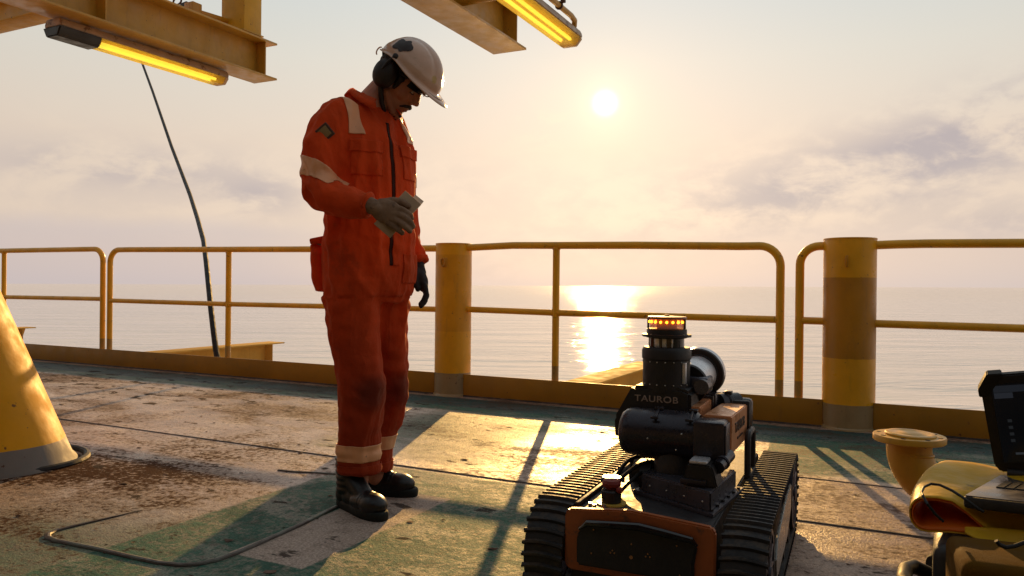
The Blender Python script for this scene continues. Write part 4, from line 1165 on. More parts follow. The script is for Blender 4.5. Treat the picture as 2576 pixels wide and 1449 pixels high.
def coverall_material():
    m_, T, b = base_mat('coverall_cotton')
    c = T.n('ShaderNodeTexCoord').outputs['Object']
    k = T.sstep(T.noise(c, 5.0, 6.0, .6), .3, .7, .82, 1.12)
    col = T.mix(1.0, (.82, .082, .014), T.comb(k, k, k), 'MULTIPLY')
    dk = None
    for kp, r_ in ((KN1 + FWD * .07 + Vector((0, 0, .0)), .085), (KN2 + FWD * .06, .085)):
        dd = T.vm('DISTANCE', c, tuple(kp))
        f_ = T.sstep(T.add(dd, T.mul(T.sub(T.noise(c, 9.0, 5.0, .6), .5), .09)), r_ * .35, r_ * 1.15, 1.0, 0.0)
        dk = f_ if dk is None else T.m('MAXIMUM', dk, f_)
    col = T.mix(T.mul(dk, .88), col, (.035, .016, .012))
    gr = T.sstep(T.noise(T.mapping(c, loc=(3, 2, 1)), 6.0, 7.0, .68), .58, .75)
    col = T.mix(T.mul(gr, .4), col, (.20, .035, .015))
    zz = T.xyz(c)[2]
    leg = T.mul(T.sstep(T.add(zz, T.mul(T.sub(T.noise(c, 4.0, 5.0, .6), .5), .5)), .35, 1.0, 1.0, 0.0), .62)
    col = T.mix(leg, col, (.22, .030, .012))  # trousers darkened in the colour to stand for shade lower down
    T.put(b.inputs['Base Color'], col)
    b.inputs['Roughness'].default_value = .88
    b.inputs['Specular IOR Level'].default_value = .2
    b.inputs['Sheen Weight'].default_value = .35
    b.inputs['Sheen Roughness'].default_value = .4
    b.inputs['Sheen Tint'].default_value = (1, .45, .25, 1)
    rn = T.noise(T.mapping(c, scale=(1, 1, .45)), 8.0, 2.0, .5, .9)
    rn = T.m('ABSOLUTE', T.sub(rn, .5))
    n0_ = bump(T, b, rn, -.030, .7)
    n_ = bump(T, b, T.noise(c, 26.0, 5.0, .62), .006, prev=n0_)
    w1 = T.noise(T.mapping(c, scale=(1, 1, 1)), 420.0, 2.0, .5)
    bump(T, b, w1, .0006, prev=n_)
    # thin cloth lets a little of the low sun through
    tl = T.n('ShaderNodeBsdfTranslucent'); T.put(tl.inputs[0], T.mix(.5, col, (.9, .12, .01)))
    mx = T.n('ShaderNodeMixShader'); mx.inputs[0].default_value = .20
    T.t.links.new(b.outputs[0], mx.inputs[1]); T.t.links.new(tl.outputs[0], mx.inputs[2])
    T.t.links.new(mx.outputs[0], [q for q in T.t.nodes if q.type == 'OUTPUT_MATERIAL'][0].inputs[0])
    return m_
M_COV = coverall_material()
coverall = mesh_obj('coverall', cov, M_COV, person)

def patch(name, planes, pred, mat, off=.0025, parent=coverall, src=cov, thick=.002):
    """a piece of cloth sewn on: the part of the coverall inside all planes (point, normal pointing out), lifted a little"""
    b = bmesh.new(); b.from_mesh(src)
    b.faces.ensure_lookup_table()
    dead = [f_ for f_ in b.faces if not pred(f_.calc_center_median())]
    bmesh.ops.delete(b, geom=dead, context='FACES')
    for p_, n_ in planes:
        bmesh.ops.bisect_plane(b, geom=b.verts[:] + b.edges[:] + b.faces[:], plane_co=p_, plane_no=n_, clear_outer=True)
    b.normal_update()
    for v_ in b.verts: v_.co += v_.normal * off
    if thick:
        bmesh.ops.solidify(b, geom=b.faces[:], thickness=thick)
        bmesh.ops.delete(b, geom=[f_ for f_ in b.faces if max(e.calc_length() for e in f_.edges) > .03], context='FACES')
    me = bpy.data.meshes.new(name); b.to_mesh(me); b.free()
    return mesh_obj(name, me, mat, parent)
M_REFL = simple('reflective_tape', (.86, .40, .20), .45, 0, .08, 12, dirt=(.30, .15, .08), dirt_amt=.0, dscale=30, bscale=200, bdist=.0006)
def band_between(name, c, n, h, radius, mat=M_REFL, off=.003, extra=lambda p: True):
    n = n.normalized()
    return patch(name, [(c + n * h / 2, n), (c - n * h / 2, -n)], lambda p: (p - c).length < radius and abs((p - c).dot(n)) < h and extra(p), mat, off)
# leg bands
band_between('leg_band', J(905, 1135, -.04), UP, .062, .14)
band_between('leg_band', J(951, 1109, .15), UP, .055, .125, extra=lambda p: (p - J(951, 1109, .15)).to_2d().length < .10 and (p - J(905, 1120, -.04)).to_2d().length > .098)
# upper arm band above the elbow
adir = (J(806, 445, -.17) - J(818, 380, -.15)).normalized()
band_between('arm_band', J(806, 446, -.17), (adir + Vector((-.25, 0, .30))).normalized(), .060, .125, extra=lambda p: (p - J(806, 446, -.17)).length < .105)
band_between('arm_band', J(1009, 455, .185), UP, .055, .085, extra=lambda p: p.dot(RGT) < J(990, 455, .15).dot(RGT))
# shoulder tapes over the front and top
for s_, y0, y1 in ((1, .100, .150), (-1, .100, .150)):
    s0 = RGT * s_
    cx = J(920, 300, 0)
    zlow = J(900, 345, -.1).z
    patch('shoulder_tape', [(cx + s0 * y1, s0), (cx + s0 * y0, -s0), (Vector((0, 0, zlow)), -UP)],
          lambda p, s0=s0: .085 < (p - cx).dot(s0) < .17 and p.z > zlow - .02, M_REFL, .003)
# hem turn-ups
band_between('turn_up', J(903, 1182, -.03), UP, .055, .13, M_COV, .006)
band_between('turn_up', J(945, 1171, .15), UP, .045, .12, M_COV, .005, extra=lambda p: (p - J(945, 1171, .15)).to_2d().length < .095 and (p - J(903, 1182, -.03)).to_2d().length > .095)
band_between('cuff', J(1051, 657, .14), (J(1052, 664, .14) - J(1042, 630, .16)).normalized(), .022, .06, M_COV, .005)
band_between('cuff', J(930, 519, -.272), (J(933, 520, -.275) - J(905, 516, -.26)).normalized(), .022, .07, M_COV, .004, extra=lambda p: (p - J(930, 519, -.272)).length < .062)
# zip flap and pockets on the chest and thighs
M_DARKZIP = simple('dark_zip', (.05, .014, .010), .8, spec=.1)
fr = lambda p: p.dot(FWD) > 0
cF = J(928, 430, 0)
def front_patch(name, a0, a1, z0, z1, mat, off, thick=.003):
    C0 = cF
    patch(name, [(C0 + RGT * a1, RGT), (C0 + RGT * a0, -RGT), (Vector((0, 0, z1)), UP), (Vector((0, 0, z0)), -UP)],
          lambda p: a0 - .02 < (p - C0).dot(RGT) < a1 + .02 and z0 - .02 < p.z < z1 + .02 and (p - C0).dot(FWD) > .03, mat, off, thick=thick)
zt, zb = J(990, 320, 0).z, J(975, 735, 0).z
front_patch('zip', -.004, .010, zb + .1, zt, M_DARKZIP, .003)
front_patch('zip_flap', -.034, -.006, zb + .1, zt, M_COV, .005)
front_patch('chest_pocket', -.150, -.050, J(1000, 455, 0).z, J(1000, 385, 0).z, M_COV, .004)
front_patch('pocket_flap', -.155, -.045, J(1000, 400, 0).z, J(1000, 372, 0).z, M_COV, .008)
front_patch('chest_pocket', .050, .150, J(1000, 455, 0).z, J(1000, 385, 0).z, M_COV, .004)
front_patch('pocket_flap', .045, .155, J(1000, 400, 0).z, J(1000, 372, 0).z, M_COV, .008)
front_patch('hip_pocket', -.16, -.06, J(1000, 712, 0).z, J(1000, 640, 0).z, M_COV, .004)
# collar leaves
bm = bmesh.new()
cc0 = J(926, 262, 0)
n_ = 30
prof = []
for i in range(n_ + 1):
    a_ = rad(28) + rad(304) * i / n_      # open at the front
    cdir = FWD * math.cos(a_) + RGT * math.sin(a_)
    open_ = max(0, math.cos(a_))
    b0 = cc0 + cdir * .080 + UP * -.015
    b1 = cc0 + cdir * (.083 + .012 * open_) + UP * (.045 - .050 * open_) + FWD * .012
    b2 = cc0 + cdir * (.098 + .03 * open_) + UP * (.026 - .085 * open_) + FWD * .012
    prof.append([bm.verts.new(b0), bm.verts.new(b1), bm.verts.new(b2)])
for A_, B_ in zip(prof, prof[1:]):
    for k in range(2): bm.faces.new([A_[k], A_[k + 1], B_[k + 1], B_[k]])
bmesh.ops.recalc_face_normals(bm, faces=bm.faces)
bmesh.ops.solidify(bm, geom=bm.faces[:], thickness=.004)
me = bpy.data.meshes.new('collar'); bm.to_mesh(me); bm.free()
mesh_obj('collar', me, M_COV, coverall)
# sleeve patch (dark diamond with a pale centre)
pc = J(812, 333, -.24)
nrm = (pc - J(836, 333, -.13)).normalized()
tx = UP.cross(nrm).normalized(); ty = nrm.cross(tx)
def diamond(name, s_, h0, h1, mat):
    mb_ = MB(); M_ = Matrix(((tx.x, ty.x, nrm.x, pc.x), (tx.y, ty.y, nrm.y, pc.y), (tx.z, ty.z, nrm.z, pc.z), (0, 0, 0, 1)))
    r0 = Matrix.Rotation(rad(38), 4, 'Z')
    mb_.box((-s_, -s_, h0), (s_, s_, h1), .002, M_ @ r0); return mb_.build(name, mat, coverall)
dist_c = min(((v.co - pc).length for v in cov.vertices))
near = min(cov.vertices, key=lambda v: ((v.co - pc) - nrm * (v.co - pc).dot(nrm)).length + (0 if (v.co - J(836, 333, -.13)).dot(nrm) > 0 else 9)).co
pc = pc + nrm * (near - pc).dot(nrm)
diamond('sleeve_badge', .026, -.004, .004, simple('badge_border', (.10, .05, .03), .8)); diamond('sleeve_badge', .018, .004, .006, simple('badge_cloth', (.34, .22, .09), .8))
# cargo pocket with a clear bottle neck at the back hip
bm = bmesh.new()
pk = J(812, 690, .0)
loft(bm, [ring_frame(J(809, 615, .02), UP, FWD, .026, .050), ring_frame(J(814, 640, .0), UP, FWD, .031, .056), ring_frame(J(817, 690, .0), UP, FWD, .031, .055), ring_frame(J(823, 735, .0), UP, FWD, .026, .05)], 20, 2.6)
me = fuse(bm, .006, 3); displace(me, lambda p, n: .006 * mnoise.noise(p * 18)); mesh_obj('cargo_pocket', me, M_COV, coverall)
mg, Tg, bg_ = base_mat('clear_plastic'); bg_.inputs['Base Color'].default_value = (.85, .82, .78, 1); bg_.inputs['Roughness'].default_value = .2; bg_.inputs['Transmission Weight'].default_value = .6
mb = MB(); mb.sphere(J(801, 622, .0), (.022, .022, .03), 14); mb.build('plastic_wrap', mg, coverall)
mb = MB(); mb.box((-.03, -.05, -.012), (.03, .05, .012), .006, Matrix.Translation(J(806, 606, .01)) @ Matrix.Rotation(rad(-12), 4, 'Y')); mb.build('pocket_flap', M_COV, coverall)

# ---- head
PH, YH = rad(39), rad(20)
hf = Vector((math.cos(PH) * math.cos(YH), -math.cos(PH) * math.sin(YH), -math.sin(PH)))
hu = Vector((math.sin(PH) * math.cos(YH), -math.sin(PH) * math.sin(YH), math.cos(PH)))
hr = hf.cross(hu)
HC = J(1003, 213, .0)
HM = Matrix(((hf.x, hr.x, hu.x, HC.x), (hf.y, hr.y, hu.y, HC.y), (hf.z, hr.z, hu.z, HC.z), (0, 0, 0, 1)))
def hp(f_, s_, h_): return HM @ Vector((f_, s_, h_))
HR = HM.to_3x3().to_4x4()
bm = bmesh.new()
def E_(f_, s_, h_, r): ell(bm, hp(f_, s_, h_), r, HR, 24)
def Cp(a, b_, r0, r1): capsule(bm, hp(*a), hp(*b_), r0, r1)
E_(-.012, 0, .052, (.096, .074, .086))
E_(.030, 0, .010, (.064, .063, .085))
E_(.034, 0, -.045, (.052, .050, .058))
for s in (-1, 1):
    Cp((.005, s * .052, -.045), (.060, s * .020, -.092), .019, .015)
    E_(.058, s * .036, -.012, (.026, .022, .026))          # cheek
    Cp((.082, s * .010, .038), (.074, s * .042, .036), .0125, .0105)   # brow
    E_(.070, s * .030, .016, (.017, .018, .013))           # eyelid
    E_(.094, s * .0115, -.021, (.0095, .0075, .0075))      # nostril
    Cp((.086, s * .004, -.050), (.078, s * .020, -.053), .0068, .0045)
    Cp((.085, s * .003, -.060), (.077, s * .018, -.058), .0075, .0045)
    E_(-.010, s * .074, -.005, (.018, .008, .030))         # ear
Cp((.060, 0, -.092), (.068, 0, -.096), .020, .017)
E_(.062, 0, -.048, (.028, .034, .030))
Cp((.084, 0, .034), (.106, 0, -.010), .0095, .0125)
E_(.108, 0, -.014, (.0125, .0125, .0105))
E_(.086, 0, -.036, (.008, .010, .012))
# neck
nb = J(918, 285, 0)
capsule(bm, nb, hp(-.035, 0, -.03), .064, .056, 20)
capsule(bm, nb, hp(.0, 0, -.05), .058, .046, 20)
# the rest of the body under the clothes, kept thin, so that head, trunk, arms and legs are one surface
trunk = [J(920, 300, 0), J(930, 430, 0), J(930, 560, 0), J(930, 690, .01)]
for a_, b_, r0, r1 in ((0, 1, .07, .10), (1, 2, .10, .10), (2, 3, .10, .10)): capsule(bm, trunk[a_], trunk[b_], r0, r1, 16)
for ch in ([J(893, 715, -.06), J(905, 985, -.06), J(903, 1170, -.03), J(903, 1235, -.02)], [J(966, 715, .10), J(981, 975, .15), J(946, 1150, .15), J(946, 1200, .15)]):
    for i in range(3): capsule(bm, ch[i], ch[i + 1], (.075, .05, .038)[i], (.05, .038, .034)[i], 16)
WR = J(938, 520, -.28)
for ch, rr in (([J(900, 300, -.06), J(850, 310, -.11), J(806, 476, -.19), J(872, 508, -.24), WR], (.05, .045, .038, .033, .027)), ([J(945, 305, .05), J(978, 315, .12), J(1012, 500, .19), J(1036, 600, .17), J(1052, 672, .135)], (.05, .045, .036, .03, .024))):
    for i in range(4): capsule(bm, ch[i], ch[i + 1], rr[i], rr[i + 1], 14)
# ---- right hand, holding the card: palm, four fingers and a thumb, back of the hand towards us
HD = J(985, 541, -.30) - J(938, 520, -.28)
hx = HD.normalized()
tocam = (CAM - FEET - J(960, 530, -.28)).normalized()
hn = (tocam - hx * tocam.dot(hx)).normalized()         # back of the hand faces the camera
hy = hn.cross(hx).normalized()                          # across the knuckles
if hy.z < 0: hy = -hy
W0 = J(938, 520, -.28)
def hpnt(x, y, n): return W0 + hx * x + hy * y + hn * n
M3 = Matrix(((hx.x, hy.x, hn.x, 0), (hx.y, hy.y, hn.y, 0), (hx.z, hy.z, hn.z, 0), (0, 0, 0, 1)))
def hand(bq, g_):
    ell(bq, hpnt(.048, .002, -.001), (.052 + g_, .040 + g_, .016 + g_), M3, 20)
    ell(bq, hpnt(.070, .004, .001), (.030 + g_, .041 + g_, .0145 + g_), M3, 20)
    capsule(bq, hpnt(-.012, 0, 0), hpnt(.03, 0, -.002), .026 + g_ * 1.6, .024 + g_, 16)
    def finger(pts3, rs):
        for i in range(len(pts3) - 1): capsule(bq, hpnt(*pts3[i]), hpnt(*pts3[i + 1]), rs[i] + g_, rs[i + 1] + g_, 10)
    finger([(.080, .030, .0), (.108, .031, -.008), (.128, .027, -.022), (.134, .019, -.036)], (.0105, .0098, .0088, .0078))
    finger([(.084, .011, .001), (.122, .012, -.004), (.146, .004, -.014), (.156, -.006, -.024)], (.0108, .0100, .0090, .0080))
    finger([(.082, -.009, .001), (.118, -.012, .001), (.144, -.018, -.004), (.157, -.024, -.014)], (.0104, .0096, .0088, .0078))
    finger([(.074, -.028, .0), (.102, -.032, -.001), (.122, -.037, -.006), (.134, -.041, -.014)], (.0096, .0088, .0080, .0072))
    finger([(.020, .022, -.008), (.050, .046, -.022), (.080, .056, -.032), (.104, .052, -.036)], (.0155, .0130, .0110, .0095))
hand(bm, 0)
bg2 = bmesh.new(); hand(bg2, .0022)
me = fuse(bg2, .0032, 2); displace(me, lambda p, n: .0012 * mnoise.noise(p * 90))
mesh_obj('glove', me, simple('worn_glove', (.25, .155, .10), .85, 0, .2, 30, dirt=(.16, .10, .07), dirt_amt=.2, dscale=30, bscale=320, bdist=.001, spec=.15), person)
body = fuse(bm, .0034, 3, .5)
m_skin, Ts, bs_ = base_mat('skin')
cs_ = Ts.n('ShaderNodeTexCoord').outputs['Object']
sk = Ts.mix(Ts.sstep(Ts.noise(cs_, 14.0, 5.0, .6), .3, .7), (.48, .17, .095), (.56, .24, .14))
stub = Ts.vm('DISTANCE', cs_, tuple(hp(.05, 0, -.085)))
sk = Ts.mix(Ts.mul(Ts.sstep(stub, .03, .075, 1.0, 0.0), .38), sk, (.12, .06, .045))
Ts.put(bs_.inputs['Base Color'], sk)
bs_.inputs['Roughness'].default_value = .48
bs_.inputs['Subsurface Weight'].default_value = .12
bs_.inputs['Subsurface Radius'].default_value = (.012, .004, .002)
bs_.inputs['Subsurface Scale'].default_value = .5
bump(Ts, bs_, Ts.noise(cs_, 260.0, 4.0, .6), .0005)
mesh_obj('body', body, m_skin, person)
# hair, moustache, eyebrows, eyes
M_HAIR = simple('dark_hair', (.022, .012, .009), .6, 0, .4, 60, bscale=500, bdist=.002)
bm = bmesh.new()
E_(-.020, 0, .050, (.098, .0805, .090)); E_(-.055, 0, -.005, (.052, .066, .055)); 
for s in (-1, 1): Cp((.035, s * .066, .03), (.028, s * .064, -.012), .012, .008)
me = fuse(bm, .0045, 3)
displace(me, lambda p, n: .003 * mnoise.noise(p * 90) + .002 * mnoise.noise(p * 200))
mesh_obj('hair', me, M_HAIR, person)
bm = bmesh.new()
for s in (-1, 1):
    Cp((.0955, s * .002, -.039), (.086, s * .022, -.046), .0068, .0055); Cp((.086, s * .022, -.046), (.075, s * .031, -.056), .0055, .0035)
me = fuse(bm, .0022, 2); displace(me, lambda p, n: .0018 * mnoise.noise(p * 260)); mesh_obj('moustache', me, M_HAIR, person)
bm = bmesh.new()
Cp((.080, 0, -.071), (.079, 0, -.080), .004, .005)
Cp((.079, 0, -.088), (.070, 0, -.108), .012, .011); Cp((.070, .012, -.10), (.055, .028, -.10), .009, .008); Cp((.070, -.012, -.10), (.055, -.028, -.10), .009, .008)
me = fuse(bm, .0025, 2); displace(me, lambda p, n: -.003 + .002 * mnoise.noise(p * 200)); mesh_obj('chin_beard', me, M_HAIR, person)
for s in (-1, 1):
    bm = bmesh.new(); Cp((.0925, s * .012, .043), (.083, s * .044, .044), .0045, .003); mesh_obj('eyebrow', fuse(bm, .002, 1), M_HAIR, person)
    mb = MB(); mb.sphere(hp(.0755, s * .030, .014), (.0125, .0125, .0115), 14); mb.build('eye', simple('eye_white', (.55, .48, .44), .2, bdist=0), person)
    mb = MB(); mb.tube([hp(.0885, s * .018, .011), hp(.0895, s * .030, .007), hp(.083, s * .043, .010)], .0016, 6); mb.build('eyelashes', M_HAIR, person)
# safety glasses
M_GLASS = simple('smoked_lens', (.02, .016, .018), .08, 0, .1, bdist=0)
mb = MB()
g0 = []
for i in range(17):
    a_ = rad(-62 + 124 * i / 16)
    g0.append((.030 + .072 * math.cos(a_), .074 * math.sin(a_)))
vv0 = [mb.b.verts.new(hp(f_, s_, .042)) for f_, s_ in g0]; vv1 = [mb.b.verts.new(hp(f_ + .004, s_, .024)) for f_, s_ in g0]; vv2 = [mb.b.verts.new(hp(f_ - .001, s_, .006 + .008 * (abs(8 - i) < 2))) for i, (f_, s_) in enumerate(g0)]
for i in range(16):
    mb.b.faces.new([vv0[i], vv0[i + 1], vv1[i + 1], vv1[i]]); mb.b.faces.new([vv1[i], vv1[i + 1], vv2[i + 1], vv2[i]])
bmesh.ops.solidify(mb.b, geom=mb.b.faces[:], thickness=.002)
bmesh.ops.translate(mb.b, verts=mb.b.verts, vec=hf * .006 + hu * .016)
glasses = mb.build('safety_glasses', M_GLASS, person)
for s in (-1, 1):
    mb = MB(); mb.tube([hp(.062, s * .066, .048), hp(.03, s * .077, .045), hp(-.02, s * .079, .040)], .003, 6); mb.build('temple', M_BLACK, glasses)

# ---- helmet
def helmet_mat():
    m_, T, b = base_mat('helmet_plastic')
    c = T.n('ShaderNodeTexCoord').outputs['Object']
    col = T.mix(T.sstep(T.noise(c, 9.0, 6.0, .65), .35, .7), (.76, .50, .37), (.66, .41, .29))
    dd = T.vm('DISTANCE', c, tuple(hp(.128, .035, .100)))
    col = T.mix(T.mul(T.sstep(T.add(dd, T.mul(T.sub(T.noise(c, 40.0, 3.0), .5), .02)), .010, .018, 1.0, 0.0), .85), col, (.50, .32, .03))
    sc = T.sstep(T.noise(T.mapping(c, scale=(1, 1, 3)), 30.0, 6.0, .7), .60, .72)
    col = T.mix(T.mul(sc, .35), col, (.25, .15, .10))
    T.put(b.inputs['Base Color'], col)
    b.inputs['Roughness'].default_value = .22
    b.inputs['Coat Weight'].default_value = .3
    bump(T, b, T.noise(c, 40.0, 4.0, .6), .0006)
    tl = T.n('ShaderNodeBsdfTranslucent'); tl.inputs[0].default_value = (.9, .6, .4, 1)
    mx = T.n('ShaderNodeMixShader'); mx.inputs[0].default_value = .12
    T.t.links.new(b.outputs[0], mx.inputs[1]); T.t.links.new(tl.outputs[0], mx.inputs[2])
    T.t.links.new(mx.outputs[0], [q for q in T.t.nodes if q.type == 'OUTPUT_MATERIAL'][0].inputs[0])
    return m_
M_HELM = helmet_mat()
b = bmesh.new()
nA, nR = 64, 22
HCf, RIM = .010, .070
def helm_pt(a_, e):
    """a_: azimuth about the head (0 = forward), e: 0 at rim .. 1 at crown"""
    c_, s_ = math.cos(a_), math.sin(a_)
    rf = .136 if c_ > 0 else .132
    rad_xy = math.cos(e * math.pi / 2) ** .92
    f_ = HCf + rf * c_ * rad_xy; q_ = .116 * s_ * rad_xy
    h_ = RIM + .114 * math.sin(e * math.pi / 2) ** .95
    # raised crest and side grooves
    crest = math.exp(-(q_ / .022) ** 2) * (1 - abs(e - .55) ** 2) * .006
    groove = -.003 * math.exp(-((abs(q_) - .036) / .006) ** 2) * (e > .25)
    # low band step
    step = .0035 * (1 / (1 + math.exp((e - .20) * 60)))
    n_ = Vector((f_ - HCf, q_, (h_ - RIM) * 1.1)).normalized()
    # rear of the shell rides up over the ear defenders
    dip = -.012 * max(0, c_) ** 2 * (1 - e) + .010 * math.exp(-((abs(a_) - 1.75) / .45) ** 2) * (1 - e) ** 2
    return Vector((f_, q_, h_ + dip)) + n_ * (crest + groove + step)
grid = []
for j in range(nR + 1):
    e = j / nR
    grid.append([b.verts.new(HM @ helm_pt(-math.pi + 2 * math.pi * i / nA, e * .985)) for i in range(nA)])
for j in range(nR):
    for i in range(nA):
        k = (i + 1) % nA; b.faces.new([grid[j][i], grid[j][k], grid[j + 1][k], grid[j + 1][i]])
b.faces.new(grid[nR])
# brim: continuous lip, long at the front
brow = []
for w_ in (1, 2):
    rr_ = []
    for i in range(nA):
        a_ = -math.pi + 2 * math.pi * i / nA
        fr_ = max(0, math.cos(a_))
        p0 = helm_pt(a_, 0)
        L_ = .008 + .050 * fr_ ** 1.6
        out = Vector((math.cos(a_), math.sin(a_), 0))
        rr_.append(b.verts.new(HM @ (p0 + out * L_ * w_ / 2 + Vector((0, 0, -.010 * (w_ / 2) ** 1.5 * fr_ - .004 * w_ / 2 + .006 * math.sin(a_) ** 2 * fr_ * 0)))))
    brow.append(rr_)
for A_, B_ in ((grid[0], brow[0]), (brow[0], brow[1])):
    for i in range(nA):
        k = (i + 1) % nA; b.faces.new([A_[i], B_[i], B_[k], A_[k]])
bmesh.ops.recalc_face_normals(b, faces=b.faces)
shell_bm = b.copy()
bmesh.ops.solidify(b, geom=b.faces[:], thickness=.0028)
me = bpy.data.meshes.new('helmet'); b.to_mesh(me); b.free()
helmet = mesh_obj('helmet', me, M_HELM, person)
# dark torn sticker on the right side
src = bpy.data.meshes.new('s'); shell_bm.to_mesh(src); shell_bm.free()
scn = hp(-.018, .095, .145)
def in_sticker(p):
    q = HM.inverted() @ p
    f_, h_ = q.x + .018, q.z - .132
    a_ = math.atan2(h_, f_); r_ = math.hypot(f_, h_)
    return q.y > .02 and r_ < .031 * (1 + .25 * math.sin(2 * a_ + 1.0) + .13 * math.sin(5 * a_ + .6))
bb = bmesh.new(); bb.from_mesh(src); bmesh.ops.subdivide_edges(bb, edges=bb.edges[:], cuts=4, use_grid_fill=True); s2 = bpy.data.meshes.new('s2'); bb.to_mesh(s2); bb.free()
cen = sum((v.co for v in s2.vertices), Vector()) / len(s2.vertices)
patch('sticker', [], in_sticker, simple('torn_sticker', (.035, .022, .02), .6, bdist=0), .0018, helmet, s2, 0)
# peak edge trim, front goggle clip
mb = MB()
mb.tube([HM @ Vector((HCf + .168 * math.cos(a),   .112 * math.sin(a), .054)) for a in [rad(-30 + 6 * k) for k in range(11)]], .0035, 6)
mb.build('visor_edge', simple('clear_edge', (.62, .42, .30), .2), helmet)
mb = MB(); mb.tube([HM @ Vector((.135 + .02 * math.cos(a), .03, -.0 + .050 + .016 * math.sin(a))) for a in [rad(180 + 20 * k) for k in range(10)]], .0022, 6); mb.build('clip', M_ALU, helmet)
mb = MB(); mb.tube([HM @ Vector((-.130 - .010 * math.sin(a), .035, .056 + .016 * math.cos(a))) for a in [rad(10 * k) for k in range(19)]], .0026, 6); mb.build('lamp_hook', M_HELM, helmet)
# headband inside, nape strap end
mb = MB(); mb.tube([HM @ Vector((HCf + -.0 + .090 * math.cos(a), .078 * math.sin(a), .062)) for a in [2 * math.pi * k / 32 for k in range(33)]], .008, 8, False); mb.build('headband', M_BLACK, helmet)
mb = MB(); mb.prism([(-.150, -.035), (-.095, -.012), (-.095, -.048)], 1, -.016, .016, .003)
bmesh.ops.transform(mb.b, matrix=HM @ Matrix.Translation((.018, .03, .014)) @ Matrix.Rotation(rad(36), 4, 'Y'), verts=mb.b.verts); mb.build('nape_strap', M_RMATT, helmet)
# ---- ear defenders
M_MUFF = simple('ear_defender', (.020, .014, .015), .5, 0, .2)
for s in (-1, 1):
    bm = bmesh.new()
    ell(bm, hp(-.020, s * .098, .012), (.046, .027, .056), HR @ Matrix.Rotation(rad(-8), 4, 'Y'), 28)
    ell(bm, hp(-.018, s * .085, .010), (.048, .014, .058), HR @ Matrix.Rotation(rad(-8), 4, 'Y'), 28)
    muff = mesh_obj('ear_defender', fuse(bm, .0045, 3), M_MUFF, person)
    mb = MB(); mb.tube([hp(-.020, s * .122, .020), hp(-.016, s * .126, .05), hp(-.008, s * .120, .082)], .0048, 8)
    mb.sphere(hp(-.006, s * .116, .086), (.014, .007, .012), 12, HR); mb.build('arm', M_MUFF, muff)
# chin strap and buckle
mb = MB()
st = [hp(-.020, .085, -.025), hp(.002, .078, -.055), hp(.022, .064, -.085), hp(.040, .040, -.110), hp(.050, .012, -.124)]
mb.tube(st, [.011, .010, .009, .008, .006], 8); strap = mb.build('chin_strap', M_MUFF, person)
mb = MB(); mb.tube([hp(-.020, -.085, -.025), hp(.002, -.078, -.055), hp(.022, -.064, -.085), hp(.040, -.040, -.110), hp(.050, -.012, -.124)], [.011, .010, .009, .008, .006], 8); mb.build('chin_strap', M_MUFF, person)
mb = MB(); mb.box((-.014, -.012, -.011), (.014, .012, .011), .003, HM @ Matrix.Translation((.052, .012, -.132)) @ Matrix.Rotation(rad(20), 4, 'Y')); mb.build('buckle', M_GUN, strap)

# ---- left hand in a dark work glove
bm = bmesh.new()
gx = (J(1063, 722, .12) - J(1052, 675, .135)).normalized()
gn = (tocam - gx * tocam.dot(gx)).normalized(); gy = gn.cross(gx).normalized()
if gy.x < 0: gy = -gy                                   # towards the knuckles (camera right)
G0 = J(1052, 676, .135)
def gp(x, y, n): return G0 + gx * x + gy * y + gn * n
G3 = Matrix(((gx.x, gy.x, gn.x, 0), (gx.y, gy.y, gn.y, 0), (gx.z, gy.z, gn.z, 0), (0, 0, 0, 1)))
capsule(bm, gp(-.02, 0, 0), gp(.02, 0, 0), .030, .028, 16)
ell(bm, gp(.050, .003, -.0), (.050, .025, .038), G3, 22)
def gf(pts3, rs):
    for i in range(len(pts3) - 1): capsule(bm, gp(*pts3[i]), gp(*pts3[i + 1]), rs[i], rs[i + 1], 10)
for k, n0_ in enumerate((.030, .010, -.010, -.028)):
    L_ = (1.0, 1.08, 1.02, .86)[k]
    gf([(.078, .008, n0_), (.078 + .034 * L_, .009, n0_ * 1.05), (.078 + .058 * L_, -.006, n0_), (.078 + .070 * L_, -.024, n0_ * .95)], (.0125, .0118, .0108, .0098))
gf([(.015, -.008, .026), (.045, -.024, .034), (.070, -.026, .030), (.088, -.020, .026)], (.0155, .0135, .0120, .0108))
me = fuse(bm, .004, 3); displace(me, lambda p, n: .0022 * mnoise.noise(p * 60))
mesh_obj('glove', me, simple('glove_knit', (.040, .032, .034), .85, 0, .25, 30, bscale=300, bdist=.0012, spec=.2), person)

